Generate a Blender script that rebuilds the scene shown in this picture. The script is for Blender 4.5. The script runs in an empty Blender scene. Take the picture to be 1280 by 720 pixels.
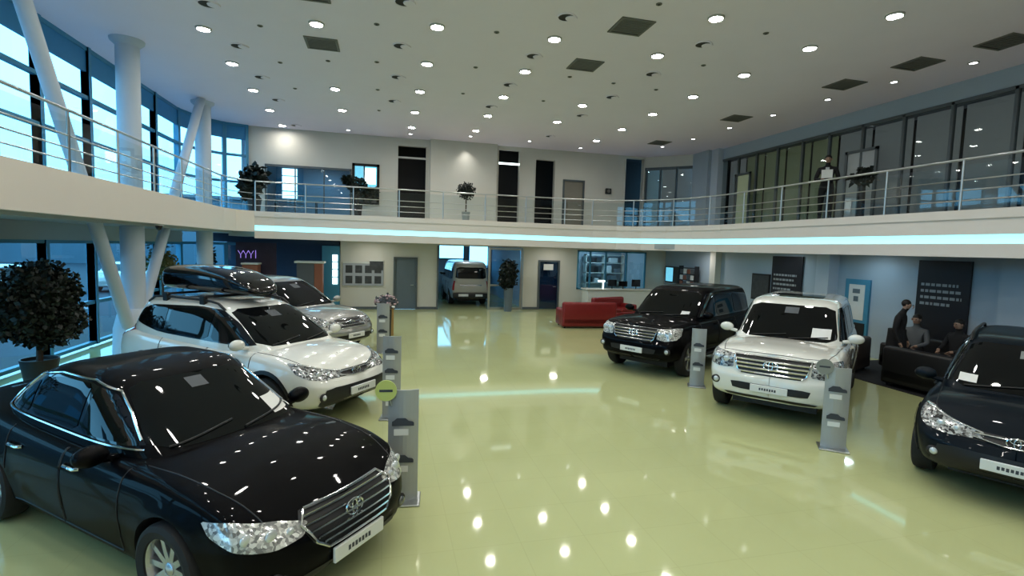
import bpy, bmesh, math, random
from mathutils import Vector, Matrix
from mathutils.bvhtree import BVHTree
R = math.radians
random.seed(7)
SC = bpy.context.scene
COL = SC.collection

# ------------------------------------------------------------------ materials
def mat(name, col, rough=.5, metal=0., coat=0., spec=.5, emit=None, estr=0., noise=0., nscale=8., trans=0.):
    m = bpy.data.materials.new(name); m.use_nodes = True
    nt = m.node_tree; b = nt.nodes['Principled BSDF']
    b.inputs['Base Color'].default_value = (*col, 1)
    b.inputs['Roughness'].default_value = rough
    b.inputs['Metallic'].default_value = metal
    b.inputs['Coat Weight'].default_value = coat
    b.inputs['Coat Roughness'].default_value = .03
    b.inputs['Specular IOR Level'].default_value = spec
    b.inputs['Transmission Weight'].default_value = trans
    if emit:
        b.inputs['Emission Color'].default_value = (*emit, 1)
        b.inputs['Emission Strength'].default_value = estr
    if noise:
        tc = nt.nodes.new('ShaderNodeTexCoord'); n = nt.nodes.new('ShaderNodeTexNoise')
        n.inputs['Scale'].default_value = nscale; n.inputs['Detail'].default_value = 4
        r = nt.nodes.new('ShaderNodeMapRange')
        r.inputs['To Min'].default_value = 1 - noise; r.inputs['To Max'].default_value = 1 + noise
        mx = nt.nodes.new('ShaderNodeVectorMath'); mx.operation = 'SCALE'
        mx.inputs[0].default_value = col
        nt.links.new(tc.outputs['Object'], n.inputs['Vector'])
        nt.links.new(n.outputs['Fac'], r.inputs['Value'])
        nt.links.new(r.outputs['Result'], mx.inputs['Scale'])
        nt.links.new(mx.outputs['Vector'], b.inputs['Base Color'])
    return m

def glass(name, tint, refl=.12, rough=.02, gcol=(1, 1, 1)):
    m = bpy.data.materials.new(name); m.use_nodes = True
    nt = m.node_tree; nt.nodes.clear()
    o = nt.nodes.new('ShaderNodeOutputMaterial'); mx = nt.nodes.new('ShaderNodeMixShader')
    t = nt.nodes.new('ShaderNodeBsdfTransparent'); g = nt.nodes.new('ShaderNodeBsdfGlossy')
    lf = nt.nodes.new('ShaderNodeLayerWeight'); lf.inputs['Blend'].default_value = .5
    lw = nt.nodes.new('ShaderNodeMath'); lw.operation = 'POWER'; lw.inputs[1].default_value = 4.5
    nt.links.new(lf.outputs['Facing'], lw.inputs[0])
    ad = nt.nodes.new('ShaderNodeMath'); ad.operation = 'MULTIPLY_ADD'; ad.inputs[1].default_value = .9; ad.inputs[2].default_value = refl + .03; ad.use_clamp = True
    t.inputs['Color'].default_value = (*tint, 1); g.inputs['Color'].default_value = (*gcol, 1)
    g.inputs['Roughness'].default_value = rough
    nt.links.new(lw.outputs[0], ad.inputs[0]); nt.links.new(ad.outputs[0], mx.inputs[0])
    nt.links.new(t.outputs[0], mx.inputs[1]); nt.links.new(g.outputs[0], mx.inputs[2])
    nt.links.new(mx.outputs[0], o.inputs['Surface'])
    return m

def floor_mat():
    m = bpy.data.materials.new('polished_tile_floor'); m.use_nodes = True
    nt = m.node_tree; b = nt.nodes['Principled BSDF']
    tc = nt.nodes.new('ShaderNodeTexCoord')
    br = nt.nodes.new('ShaderNodeTexBrick'); br.offset = 0
    br.inputs['Color1'].default_value = (.51, .54, .285, 1); br.inputs['Color2'].default_value = (.50, .53, .28, 1)
    br.inputs['Mortar'].default_value = (.47, .49, .26, 1)
    br.inputs['Scale'].default_value = 1; br.inputs['Mortar Size'].default_value = .0035
    br.inputs['Brick Width'].default_value = .6; br.inputs['Row Height'].default_value = .6
    n = nt.nodes.new('ShaderNodeTexNoise'); n.inputs['Scale'].default_value = .6; n.inputs['Detail'].default_value = 5
    mr = nt.nodes.new('ShaderNodeMapRange'); mr.inputs['To Min'].default_value = .88; mr.inputs['To Max'].default_value = 1.08
    sc = nt.nodes.new('ShaderNodeVectorMath'); sc.operation = 'SCALE'
    nt.links.new(tc.outputs['Object'], br.inputs['Vector']); nt.links.new(tc.outputs['Object'], n.inputs['Vector'])
    nt.links.new(n.outputs['Fac'], mr.inputs['Value'])
    nt.links.new(br.outputs['Color'], sc.inputs[0]); nt.links.new(mr.outputs['Result'], sc.inputs['Scale'])
    nt.links.new(sc.outputs['Vector'], b.inputs['Base Color'])
    n2 = nt.nodes.new('ShaderNodeTexNoise'); n2.inputs['Scale'].default_value = 1.6
    bp = nt.nodes.new('ShaderNodeBump'); bp.inputs['Strength'].default_value = .004; bp.inputs['Distance'].default_value = .02
    nt.links.new(tc.outputs['Object'], n2.inputs['Vector']); nt.links.new(n2.outputs['Fac'], bp.inputs['Height'])
    nt.links.new(bp.outputs['Normal'], b.inputs['Normal'])
    b.inputs['Roughness'].default_value = .055; b.inputs['Specular IOR Level'].default_value = .42
    return m

def crystal(name, lo, hi, scale):
    m = bpy.data.materials.new(name); m.use_nodes = True
    nt = m.node_tree; b = nt.nodes['Principled BSDF']; tc = nt.nodes.new('ShaderNodeTexCoord')
    v = nt.nodes.new('ShaderNodeTexVoronoi'); v.inputs['Scale'].default_value = scale
    r = nt.nodes.new('ShaderNodeValToRGB'); r.color_ramp.elements[0].position = .25; r.color_ramp.elements[1].position = .75
    r.color_ramp.elements[0].color = (*lo, 1); r.color_ramp.elements[1].color = (*hi, 1)
    nt.links.new(tc.outputs['Object'], v.inputs['Vector']); nt.links.new(v.outputs['Color'], r.inputs['Fac']); nt.links.new(r.outputs['Color'], b.inputs['Base Color'])
    b.inputs['Roughness'].default_value = .15; b.inputs['Metallic'].default_value = .3; b.inputs['Coat Weight'].default_value = 1
    return m

M = dict(
    crystal=crystal('headlight_crystal', (.22, .22, .22), (.8, .8, .77), 45),
    crystal_dark=crystal('headlight_crystal_dark', (.03, .03, .035), (.6, .61, .61), 42),
    floor=floor_mat(),
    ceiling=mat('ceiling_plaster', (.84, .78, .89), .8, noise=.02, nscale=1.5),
    wall=mat('wall_plaster', (.62, .60, .54), .7, noise=.03, nscale=2),
    wall_cool=mat('wall_cool_plaster', (.40, .47, .54), .7, noise=.03, nscale=2),
    fascia=mat('fascia_paint', (.76, .70, .64), .55, noise=.02, nscale=2),
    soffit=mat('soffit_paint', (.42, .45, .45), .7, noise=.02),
    column=mat('column_paint', (.52, .58, .66), .5, noise=.02),
    frame=mat('window_frame_blue', (.06, .26, .40), .4, noise=.05),
    valance=mat('window_valance_blue', (.05, .27, .48), .5, noise=.05),
    winglass=glass('blue_window_glass', (.85, .98, 1.0), .03),
    railglass=glass('balustrade_glass', (.86, .93, .93), .03),
    partglass=glass('partition_glass', (.60, .64, .63), .015, gcol=(.55, .6, .62)),
    doorglass=glass('door_glass', (.55, .8, .95), .06),
    steel=mat('brushed_steel', (.55, .57, .57), .3, .9, noise=.04),
    chrome=mat('chrome', (.75, .76, .77), .12, 1., noise=.01),
    chrome_dark=mat('dark_chrome', (.35, .36, .37), .2, 1., noise=.01),
    black=mat('black_plastic', (.012, .012, .014), .45, noise=.1),
    gloss_black=mat('gloss_black', (.004, .004, .006), .08, coat=.5, noise=.05),
    carglass=mat('tinted_car_glass', (.003, .004, .005), .03, spec=.4, noise=.05),
    rubber=mat('tyre_rubber', (.015, .015, .016), .75, noise=.1),
    alloy=mat('alloy_silver', (.55, .56, .58), .25, .8, noise=.02),
    lamp=mat('headlight_lens', (.62, .66, .68), .12, .35, coat=1., noise=.35, nscale=14),
    lampdark=mat('headlight_housing', (.16, .17, .18), .2, .6, coat=1., noise=.5, nscale=18),
    red=mat('tail_lamp_red', (.35, .01, .01), .15, coat=1., noise=.2, nscale=20),
    orange=mat('indicator_orange', (.5, .12, .01), .2, coat=1., noise=.2),
    plate=mat('plate_white', (.72, .74, .74), .4, noise=.03),
    ink=mat('dark_ink', (.05, .06, .08), .5, noise=.1),
    paper=mat('white_paper', (.7, .7, .68), .6, noise=.05),
    p_black=mat('paint_black', (.001, .001, .002), .5, coat=.2, spec=.05, noise=.02),
    p_white=mat('paint_white', (.74, .74, .69), .25, coat=1., noise=.01),
    p_silver=mat('paint_silver', (.36, .36, .345), .3, .5, coat=1., noise=.02),
    p_navy=mat('paint_navy', (.0015, .006, .012), .45, .1, coat=.25, spec=.1, noise=.02),
    p_van=mat('paint_van', (.42, .40, .36), .35, coat=.6, noise=.02),
    p_blue=mat('paint_blue', (.05, .12, .25), .3, coat=1., noise=.02),
    strip=mat('cove_strip', (.3, .8, .9), .5, emit=(.35, .92, 1.), estr=1.3, noise=.01),
    lightdisc=mat('lamp_disc', (1, 1, 1), .5, emit=(1., .97, .90), estr=150, noise=.01),
    smalldisc=mat('spot_disc', (1, 1, 1), .5, emit=(.95, .97, 1.), estr=10, noise=.01),
    trimwhite=mat('fixture_trim', (.5, .5, .48), .5, noise=.02),
    darkhole=mat('fixture_dark', (.03, .03, .028), .7, noise=.1),
    ventgrey=mat('vent_grey', (.16, .16, .145), .6, noise=.1),
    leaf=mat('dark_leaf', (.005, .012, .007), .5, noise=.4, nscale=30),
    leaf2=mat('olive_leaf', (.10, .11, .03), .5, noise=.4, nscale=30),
    trunk=mat('bark', (.06, .04, .025), .8, noise=.3, nscale=20),
    pot=mat('pot_grey', (.30, .32, .31), .4, noise=.05),
    terracotta=mat('terracotta', (.25, .09, .05), .6, noise=.1),
    doorgrey=mat('door_grey_blue', (.13, .17, .20), .45, noise=.05),
    doorframe=mat('door_frame_grey', (.10, .12, .13), .4, noise=.05),
    doorbeige=mat('door_beige', (.24, .22, .18), .5, noise=.05),
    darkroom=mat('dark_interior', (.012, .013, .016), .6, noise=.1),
    navywall=mat('navy_wall', (.02, .04, .075), .6, noise=.1),
    banner=mat('banner_black', (.010, .010, .016), .4, noise=.1),
    bannertext=mat('banner_text', (.30, .32, .33), .5, noise=.05),
    blind=mat('blind_green_lit', (.40, .44, .30), .6, emit=(.40, .44, .26), estr=.10, noise=.05),  # greenish room light put into the colour and a faint glow
    blindgrey=mat('blind_grey_lit', (.20, .22, .22), .5, emit=(.30, .33, .34), estr=.26, noise=.08),  # glow stands in for room light behind the partition glass
    redfab=mat('red_leather', (.20, .012, .012), .4, noise=.15),
    blackfab=mat('black_leather', (.008, .008, .010), .45, noise=.15),
    brownfab=mat('brown_leather', (.055, .045, .04), .5, noise=.15),
    carpet=mat('dark_carpet', (.012, .013, .016), .8, noise=.3, nscale=40),
    wood=mat('light_wood', (.35, .22, .08), .5, noise=.2, nscale=4),
    counter=mat('counter_white', (.60, .62, .58), .35, noise=.03),
    standgrey=mat('stand_grey', (.38, .40, .41), .3, .2, noise=.04),
    limedisc=mat('lime_disc', (.55, .62, .20), .4, noise=.04),
    greydisc=mat('grey_disc', (.28, .30, .30), .3, .3, noise=.04),
    skin=mat('skin', (.35, .22, .16), .5, noise=.05),
    clothblack=mat('cloth_black', (.008, .008, .010), .8, noise=.15),
    clothwhite=mat('cloth_white', (.55, .56, .56), .8, noise=.05),
    clothgrey=mat('cloth_grey', (.10, .11, .12), .8, noise=.1),
    hair=mat('dark_hair', (.010, .008, .007), .6, noise=.2),
    asphalt=mat('asphalt', (.03, .045, .06), .9, noise=.2, nscale=3),
    facade=mat('facade_blue_grey', (.10, .16, .20), .8, noise=.1, nscale=1),
    snow=mat('pale_facade', (.3, .38, .4), .8, noise=.1, nscale=1),
    monitor=mat('poster_blue', (.1, .3, .45), .4, emit=(.2, .65, .85), estr=.9, noise=.5, nscale=5),
    neon=mat('neon_purple', (.2, .1, .4), .5, emit=(.35, .25, .75), estr=1.0, noise=.05),
    lampglow=mat('lamp_glow', (.9, .95, .9), .5, emit=(.85, 1, .98), estr=2.5, noise=.02),
    posterdark=mat('poster_dark', (.05, .055, .06), .5, noise=.6, nscale=9),
    purple=mat('display_dark_purple', (.035, .02, .045), .5, noise=.4, nscale=4),
)

# ------------------------------------------------------------------ mesh builder
class MB:
    def __init__(s): s.v = []; s.f = []; s.T = None
    def add(s, vs, fs):
        o = len(s.v)
        for p in vs:
            p = Vector(p)
            if s.T is not None: p = s.T @ p
            s.v.append(p)
        s.f += [tuple(i + o for i in f) for f in fs]; return s
    def box(s, a, b):
        (x0, y0, z0), (x1, y1, z1) = a, b
        return s.add([(x0, y0, z0), (x1, y0, z0), (x1, y1, z0), (x0, y1, z0), (x0, y0, z1), (x1, y0, z1), (x1, y1, z1), (x0, y1, z1)],
                     [(0, 3, 2, 1), (4, 5, 6, 7), (0, 1, 5, 4), (1, 2, 6, 5), (2, 3, 7, 6), (3, 0, 4, 7)])
    def rbox(s, a, b, r=.03, n=3):
        # box with rounded vertical and top edges
        (x0, y0, z0), (x1, y1, z1) = a, b
        r = min(r, (x1 - x0) * .49, (y1 - y0) * .49, (z1 - z0) * .49)
        def ring(z, k):
            q = []
            for cx, cy, a0 in ((x1 - r, y1 - r, 0), (x0 + r, y1 - r, 90), (x0 + r, y0 + r, 180), (x1 - r, y0 + r, 270)):
                for i in range(n + 1):
                    t = R(a0 + 90 * i / n)
                    q.append((cx + (r - k) * math.cos(t), cy + (r - k) * math.sin(t), z))
            return q
        rings = [ring(z0 + r - r * math.sin(R(90 * (1 - i / n))), r - r * math.cos(R(90 * (1 - i / n)))) for i in range(n + 1)]
        rings += [ring(z1 - r + r * math.sin(R(90 * i / n)), r - r * math.cos(R(90 * i / n))) for i in range(n + 1)]
        return s.loft(rings)
    def loft(s, rings, closed=True, caps=True):
        n = len(rings[0]); vs = [p for r in rings for p in r]; fs = []
        for i in range(len(rings) - 1):
            for j in range(n if closed else n - 1):
                k = (j + 1) % n
                fs.append((i * n + j, i * n + k, (i + 1) * n + k, (i + 1) * n + j))
        if caps and closed:
            fs.append(tuple(reversed(range(n)))); fs.append(tuple((len(rings) - 1) * n + j for j in range(n)))
        return s.add(vs, fs)
    def tube(s, pts, r, n=8, closed=False, r2=None):
        pts = [Vector(p) for p in pts]; rings = []
        L = len(pts); up = Vector((0, 0, 1))
        for i, p in enumerate(pts):
            a = pts[i - 1] if (i or closed) else p; b = pts[(i + 1) % L] if (i < L - 1 or closed) else p
            t = (b - a); t = t.normalized() if t.length > 1e-9 else Vector((1, 0, 0))
            u = up.cross(t)
            if u.length < .15: u = Vector((1, 0, 0)).cross(t)
            if u.length < .15: u = Vector((0, 1, 0)).cross(t)
            u.normalize(); w = t.cross(u)
            rr = r if r2 is None else r + (r2 - r) * i / max(1, L - 1)
            rings.append([p + (u * math.cos(2 * math.pi * k / n) + w * math.sin(2 * math.pi * k / n)) * rr for k in range(n)])
        if closed: rings.append(rings[0])
        return s.loft(rings, caps=not closed)
    def cyl(s, a, b, r, n=24, r2=None): return s.tube([a, b], r, n, r2=r2)
    def lathe(s, prof, n=32, axis='z', c=(0, 0, 0), caps=True):
        c = Vector(c); rings = []
        for (rr, h) in prof:
            ring = []
            for k in range(n):
                t = 2 * math.pi * k / n; x, y = rr * math.cos(t), rr * math.sin(t)
                p = Vector((x, y, h)) if axis == 'z' else (Vector((x, h, y)) if axis == 'y' else Vector((h, x, y)))
                ring.append(c + p)
            rings.append(ring)
        return s.loft(rings, caps=caps)
    def ellipsoid(s, c, rx, ry, rz, n=16, m=10):
        prof = [(max(.001, math.sin(math.pi * i / m)), -math.cos(math.pi * i / m)) for i in range(m + 1)]
        rings = [[(c[0] + rx * r * math.cos(2 * math.pi * k / n), c[1] + ry * r * math.sin(2 * math.pi * k / n), c[2] + rz * h) for k in range(n)] for r, h in prof]
        return s.loft(rings)
    def prism(s, poly, d):
        # poly: 3d points, extruded by vector d
        n = len(poly); d = Vector(d); p = [Vector(q) for q in poly]
        return s.add(p + [q + d for q in p], [tuple(range(n)), tuple(range(2 * n - 1, n - 1, -1))] + [(i, i + n, (i + 1) % n + n, (i + 1) % n) for i in range(n)])
    def build(s, name, m, parent=None, smooth=False, loc=None):
        me = bpy.data.meshes.new(name)
        me.from_pydata([tuple(p) for p in s.v], [], s.f)
        bm = bmesh.new(); bm.from_mesh(me); bmesh.ops.recalc_face_normals(bm, faces=bm.faces); bm.to_mesh(me); bm.free()
        if smooth:
            me.shade_smooth()
            try: me.set_sharp_from_angle(angle=R(40))
            except Exception: pass
        me.materials.append(m if not isinstance(m, str) else M[m])
        o = bpy.data.objects.new(name, me); COL.objects.link(o)
        if loc: o.location = loc
        if parent: o.parent = parent
        return o

def tag(o, label=None, cat=None, group=None, kind=None):
    if label: o['label'] = label
    if cat: o['category'] = cat
    if group: o['group'] = group
    if kind: o['kind'] = kind
    return o
def struct(o): o['kind'] = 'structure'; return o
def empty(name, loc, rz=0, **kw):
    o = bpy.data.objects.new(name, None); COL.objects.link(o); o.location = loc; o.rotation_euler = (0, 0, rz)
    o.empty_display_size = .1
    return tag(o, kw.get('label'), kw.get('cat'), kw.get('group'))
KIDS = {}
def copy_tree(o, parent=None, kids=None):
    if kids is None:
        kids = {}
        for x in COL.objects:
            if x.parent: kids.setdefault(x.parent.name, []).append(x)
    c = o.copy(); COL.objects.link(c)
    if parent: c.parent = parent
    for ch in kids.get(o.name, []): copy_tree(ch, c, kids)
    return c
# ------------------------------------------------------------------ cars
def catmull(keys, n):
    out = []
    K = len(keys)
    for i in range(K - 1):
        p0 = keys[max(i - 1, 0)]; p1 = keys[i]; p2 = keys[i + 1]; p3 = keys[min(i + 2, K - 1)]
        m = max(2, n if isinstance(n, int) else int(math.ceil(abs(p2[0] - p1[0]) / n)))
        for j in range(m):
            t = j / m; q = []
            d1 = max(1e-6, abs(p2[0] - p1[0])); d0 = max(1e-6, abs(p1[0] - p0[0])); d2 = max(1e-6, abs(p3[0] - p2[0]))
            for a, b, c, d in zip(p0, p1, p2, p3):
                if isinstance(n, int): m1 = (c - a) / 2; m2 = (d - b) / 2
                else:
                    # monotone-ish slopes scaled by spacing
                    s0 = (b - a) / d0; s1 = (c - b) / d1; s2 = (d - c) / d2
                    m1 = 0 if i == 0 else (0 if s0 * s1 <= 0 else 2 * s0 * s1 / (s0 + s1)) * d1
                    m2 = 0 if i == K - 2 else (0 if s1 * s2 <= 0 else 2 * s1 * s2 / (s1 + s2)) * d1
                    if i == 0: m1 = s1 * d1
                    if i == K - 2: m2 = s1 * d1
                t2, t3 = t * t, t * t * t
                q.append((2 * t3 - 3 * t2 + 1) * b + (t3 - 2 * t2 + t) * m1 + (-2 * t3 + 3 * t2) * c + (t3 - t2) * m2)
            out.append(tuple(q))
    out.append(tuple(keys[-1]))
    return out
def interp(tab, x):
    if x <= tab[0][0]: return tab[0][1]
    for (a, u), (b, v) in zip(tab, tab[1:]):
        if x <= b: return u + (v - u) * (x - a) / (b - a)
    return tab[-1][1]
def sm(t): t = max(0., min(1., t)); return t * t * (3 - 2 * t)

SECTION = [(0, 0), (.45, 0), (.78, 0), (.89, .025), (.94, .09), (.962, .2), (.982, .35), (1, .53), (.996, .68), (.98, .79), (.962, .86), (.93, .92), (.87, .962), (.76, .99), (.55, 1.012), (.28, 1.026), (0, 1.03)]

def tub_mesh(sp):
    sec = catmull(sp.get('section', SECTION), 3)
    st = []
    for q in catmull(sp['tub'], .045): st.append(q)
    F = sp['tub'][-1][0]; B = sp['tub'][0][0]
    st = [(st[0][0] - .001,) + st[0][1:3] + (0,)] + st + [(st[-1][0] + .001,) + st[-1][1:3] + (0,)]
    rings = []
    for (x, zb, zt, w) in st:
        w = max(w, .006); half = []
        for (yf, zf) in sec:
            y = yf * w; z = zb + (zt - zb) * zf if zf <= 1 else zt + (zf - 1) * 1.2
            xx = x + sm((x - (F - .75)) / .75) * interp(sp['gf'], zf) - sm(((B + .6) - x) / .6) * interp(sp['gr'], zf)
            for ax in sp['axles']:
                d = math.hypot(x - ax, z - sp['r']); k = sp['flare'] * math.exp(-((d - sp['R'] - .01) / .075) ** 2)
                if d < sp['R']: k = sp['flare']
                if yf > .9 and z < sp['R'] + sp['r'] + .2: y += k * sm((yf - .9) / .06)
            half.append((xx, y, z))
        rings.append(half + [(a, -b, c) for a, b, c in reversed(half[1:-1])])
    m = MB(); m.loft(rings); return m

def green_mesh(sp):
    lay = catmull(sp['green'], 5); n = 96; e = sp.get('n', 5.); rings = []
    zr = sp['green'][-1][0]; bow = sp.get('bow', .0)
    for (z, xf, xr, w) in lay:
        cx, a = (xf + xr) / 2, (xf - xr) / 2; ring = []
        for k in range(n):
            t = 2 * math.pi * (k + .5) / n; c, s_ = math.cos(t), math.sin(t)
            q = (abs(c) ** e + abs(s_) ** e) ** (1 / e)
            x = cx + a * c / q; y = w * s_ / q
            # roof arch: drop towards the rear and the front
            zz = z - bow * sm((z - zr + .35) / .35) * ((x - sp.get('peak', 0.)) / 1.2) ** 2
            ring.append((x, y, zz))
        rings.append(ring)
    m = MB(); m.loft(rings); return m

def bvh_of(ms):
    v = []; f = []
    for m in ms:
        o = len(v); v += [tuple(p) for p in m.v]; f += [tuple(i + o for i in q) for q in m.f]
    return BVHTree.FromPolygons(v, f)

def hit(bvh, p, ang, el=0.):
    # ray from outside at azimuth ang / elevation el toward the point
    d = Vector((math.cos(ang) * math.cos(el), math.sin(ang) * math.cos(el), math.sin(el)))
    h = bvh.ray_cast(Vector(p) + d * 6 + Vector((.0007, .0013, .0005)), -d)
    if h[0] is None:
        h = bvh.find_nearest(Vector(p)); 
    return h[0], h[1], d

def chaikin(p, k):
    for _ in range(k):
        q = []
        for i in range(len(p)):
            a = Vector(p[i]); b = Vector(p[(i + 1) % len(p)])
            q += [a * .9 + b * .1, a * .1 + b * .9]
        p = q
    return p

def panel(bvh, pts, ang, off, el=0., cell=.05, round_=1):
    d = Vector((math.cos(ang) * math.cos(el), math.sin(ang) * math.cos(el), math.sin(el)))
    u = Vector((-math.sin(ang), math.cos(ang), 0)); v = d.cross(u)
    P = chaikin([Vector(p) for p in pts], round_)
    bm = bmesh.new()
    vs = [bm.verts.new((p.dot(u), p.dot(v), 0)) for p in P]
    bm.faces.new(vs)
    for ax in (0, 1):
        lo = min(q.co[ax] for q in bm.verts); hi = max(q.co[ax] for q in bm.verts)
        n = int((hi - lo) / cell)
        for i in range(1, n + 1):
            c = [0, 0, 0]; c[ax] = lo + (hi - lo) * i / (n + 1); nn = [0, 0, 0]; nn[ax] = 1
            bmesh.ops.bisect_plane(bm, geom=bm.verts[:] + bm.edges[:] + bm.faces[:], plane_co=c, plane_no=nn, dist=1e-5)
    m = MB(); ok = []
    for q in bm.verts:
        base = u * q.co.x + v * q.co.y
        h = bvh.ray_cast(base + d * 6, -d)
        h2 = bvh.ray_cast(base + d * 6 + u * .014, -d)
        if h[0] is not None and h2[0] is not None and (h[0] - h2[0]).dot(d) < -.03: h = (h2[0] - u * .014, h2[1], h2[2], h2[3])
        if h[0] is None or (h[0] - (base + d * 6)).length > 7.5:
            h = bvh.find_nearest(base + d * (P[0].dot(d)))
        m.v.append(h[0] + d * off)
    bm.verts.index_update()
    m.f = [tuple(x.index for x in f.verts) for f in bm.faces]
    bm.free(); return m

def surf_line(bvh, pts, ang, off, el=0., step=.04):
    out = []
    P = [Vector(p) for p in pts]
    for a, b in zip(P, P[1:]):
        n = max(1, int((b - a).length / step))
        for i in range(n): out.append(a.lerp(b, i / n))
    out.append(P[-1]); q = []
    for p in out:
        l, nn, d = hit(bvh, p, ang, el); q.append(l + d * off)
    return q

def emblem(parent, p, size, tilt=0., m='chrome'):
    # three interlocking ovals facing +x
    mb = MB()
    def oval(cy, cz, a, b, r):
        mb.tube([(p[0] + .012 - tilt * (cz + b * math.sin(t)), p[1] + cy + a * math.cos(t), p[2] + cz + b * math.sin(t)) for t in [2 * math.pi * k / 28 for k in range(28)]], r, 6, closed=True)
    s = size; oval(0, 0, s, s * .66, s * .10); oval(0, 0, s * .30, s * .62, s * .08); oval(0, s * .30, s * .68, s * .30, s * .08)
    return mb.build('emblem', m, parent, True)

def rim_mesh(r, spokes, side, style):
    m = MB(); t = .0
    m.lathe([(r * .93, .05), (r, .055), (r * 1.03, .075), (r * .985, .082), (r * .94, .07), (r * .90, .02), (r * .86, -.04), (r*.80,-.05)], 36, 'y', caps=False)
    for k in range(spokes):
        a = 2 * math.pi * k / spokes
        for off in ((-.07, .07) if style == 'twin' else (0,)):
            w0, w1 = (r * .085, r * .07) if style == 'twin' else (r * .10, r * .085)
            b = a + off * 1.6; c = a + off
            def pt(rad, w, ang, y): return [(rad * math.cos(ang) - w * math.sin(ang), y, rad * math.sin(ang) + w * math.cos(ang)), (rad * math.cos(ang) + w * math.sin(ang), y, rad * math.sin(ang) - w * math.cos(ang))]
            p = pt(r * .14, w0, c, .05) + pt(r * .94, w1, b, .06); q = pt(r * .14, w0, c, .01) + pt(r * .94, w1, b, .02)
            m.add(p + q, [(0, 1, 3, 2), (4, 6, 7, 5), (0, 2, 6, 4), (1, 5, 7, 3), (0, 4, 5, 1), (2, 3, 7, 6)])
    m.lathe([(.001, .068), (r * .12, .066), (r * .2, .055), (r * .22, .0)], 20, 'y')
    return m

def make_wheel(parent, x, y, r, spokes, style, steer=0., capless=False):
    side = 1 if y > 0 else -1; w = .225; R_ = r * .70
    m = MB(); h = w / 2
    m.lathe([(R_, -h * .8), (r * .86, -h), (r * .965, -h * .86), (r, -h * .6), (r, h * .6), (r * .965, h * .86), (r * .86, h), (R_, h * .85), (R_ * .96, h * .5), (R_ * .96, -h * .5), (R_, -h * .8)], 40, 'y', caps=False)
    t = m.build('wheel', 'rubber', parent, True)
    t.location = (x, y - side * .0, r)
    t.rotation_euler = (0, 0, steer + (0 if side > 0 else math.pi))
    rm = rim_mesh(R_, spokes, side, style); rm.build('rim', 'alloy', t, True)
    b = MB(); b.lathe([(.001, -.02), (R_ * .93, -.02), (R_ * .95, -.06)], 32, 'y'); b.build('brake_backing', 'black', t, True)
    return t

def split_body(root, sp, paint):
    """tub with wheel arches cut, split into shell, hood, doors and wheel wells, keeping the smooth normals"""
    tub = tub_mesh(sp); ob = tub.build('tmp', paint)
    cut = MB(); W = max(q[3] for q in sp['tub'])
    for ax in sp['axles']:
        for s in (1, -1):
            y0, y1 = sorted((s * (W - .34), s * (W + .3)))
            cut.lathe([(sp['R'], y0), (sp['R'], y1)], 48, 'y', (ax, 0, sp['r'] + .015))
    co = cut.build('tmpcut', 'black')
    md = ob.modifiers.new('b', 'BOOLEAN'); md.object = co; md.operation = 'DIFFERENCE'; md.solver = 'EXACT'
    dg = bpy.context.evaluated_depsgraph_get(); dg.update()
    me = bpy.data.meshes.new_from_object(ob.evaluated_get(dg))
    bpy.data.objects.remove(ob); bpy.data.objects.remove(co)
    bm = bmesh.new(); bm.from_mesh(me); bm.faces.ensure_lookup_table()
    groups = {}
    for f in bm.faces:
        c = f.calc_center_median(); key = 'body'
        d = min(math.hypot(c.x - ax, c.z - sp['r'] - .015) for ax in sp['axles'])
        if d < sp['R'] + .001 and abs(c.y) < W + .2 and abs(c.y) > W - .36: key = 'wheel_well%d%s' % (c.x > 0, c.y > 0)
        elif f.normal.z > .45 and c.x > sp['hood'][0] and c.x < sp['hood'][1] and abs(c.y) < sp['hood'][2] * (1 - .12 * sm((c.x - sp['hood'][0]) / 1.2)): key = 'hood'
        elif abs(f.normal.y) > .5:
            for i, (a, b) in enumerate(sp['doors']):
                lim = sp['R'] + .05
                if a < c.x < b and c.z > sp['doorz'] and d > lim: key = 'door%d%s' % (i, 'l' if c.y > 0 else 'r')
        groups.setdefault(key, []).append(f.index)
    # smooth vertex normals from the painted faces only
    nv = {}
    wells = set(i for k, g_ in groups.items() if k.startswith('wheel_well') for i in g_)
    for f in bm.faces:
        if f.index in wells: continue
        n = f.normal * f.calc_area()
        for v in f.verts: nv[v.index] = nv.get(v.index, Vector()) + n
    root_body = None
    for key, idx in sorted(groups.items()):
        vmap = {}; vs = []; fs = []; ns = []
        for i in idx:
            f = bm.faces[i]; q = []
            for v in f.verts:
                if v.index not in vmap:
                    vmap[v.index] = len(vs); vs.append(tuple(v.co)); n = nv.get(v.index, f.normal); ns.append(tuple(n.normalized()))
                q.append(vmap[v.index])
            fs.append(q)
        name = 'door' if key.startswith('door') else ('wheel_well' if key.startswith('wheel_well') else key)
        m2 = bpy.data.meshes.new(name); m2.from_pydata(vs, [], fs); m2.shade_smooth()
        if name != 'wheel_well': m2.normals_split_custom_set_from_vertices(ns)
        m2.materials.append(M['black'] if name == 'wheel_well' else paint)
        o = bpy.data.objects.new(name, m2); COL.objects.link(o); o.parent = root
        groups[key] = o
    bm.free()
    return groups, bvh_of([tub])

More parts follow.
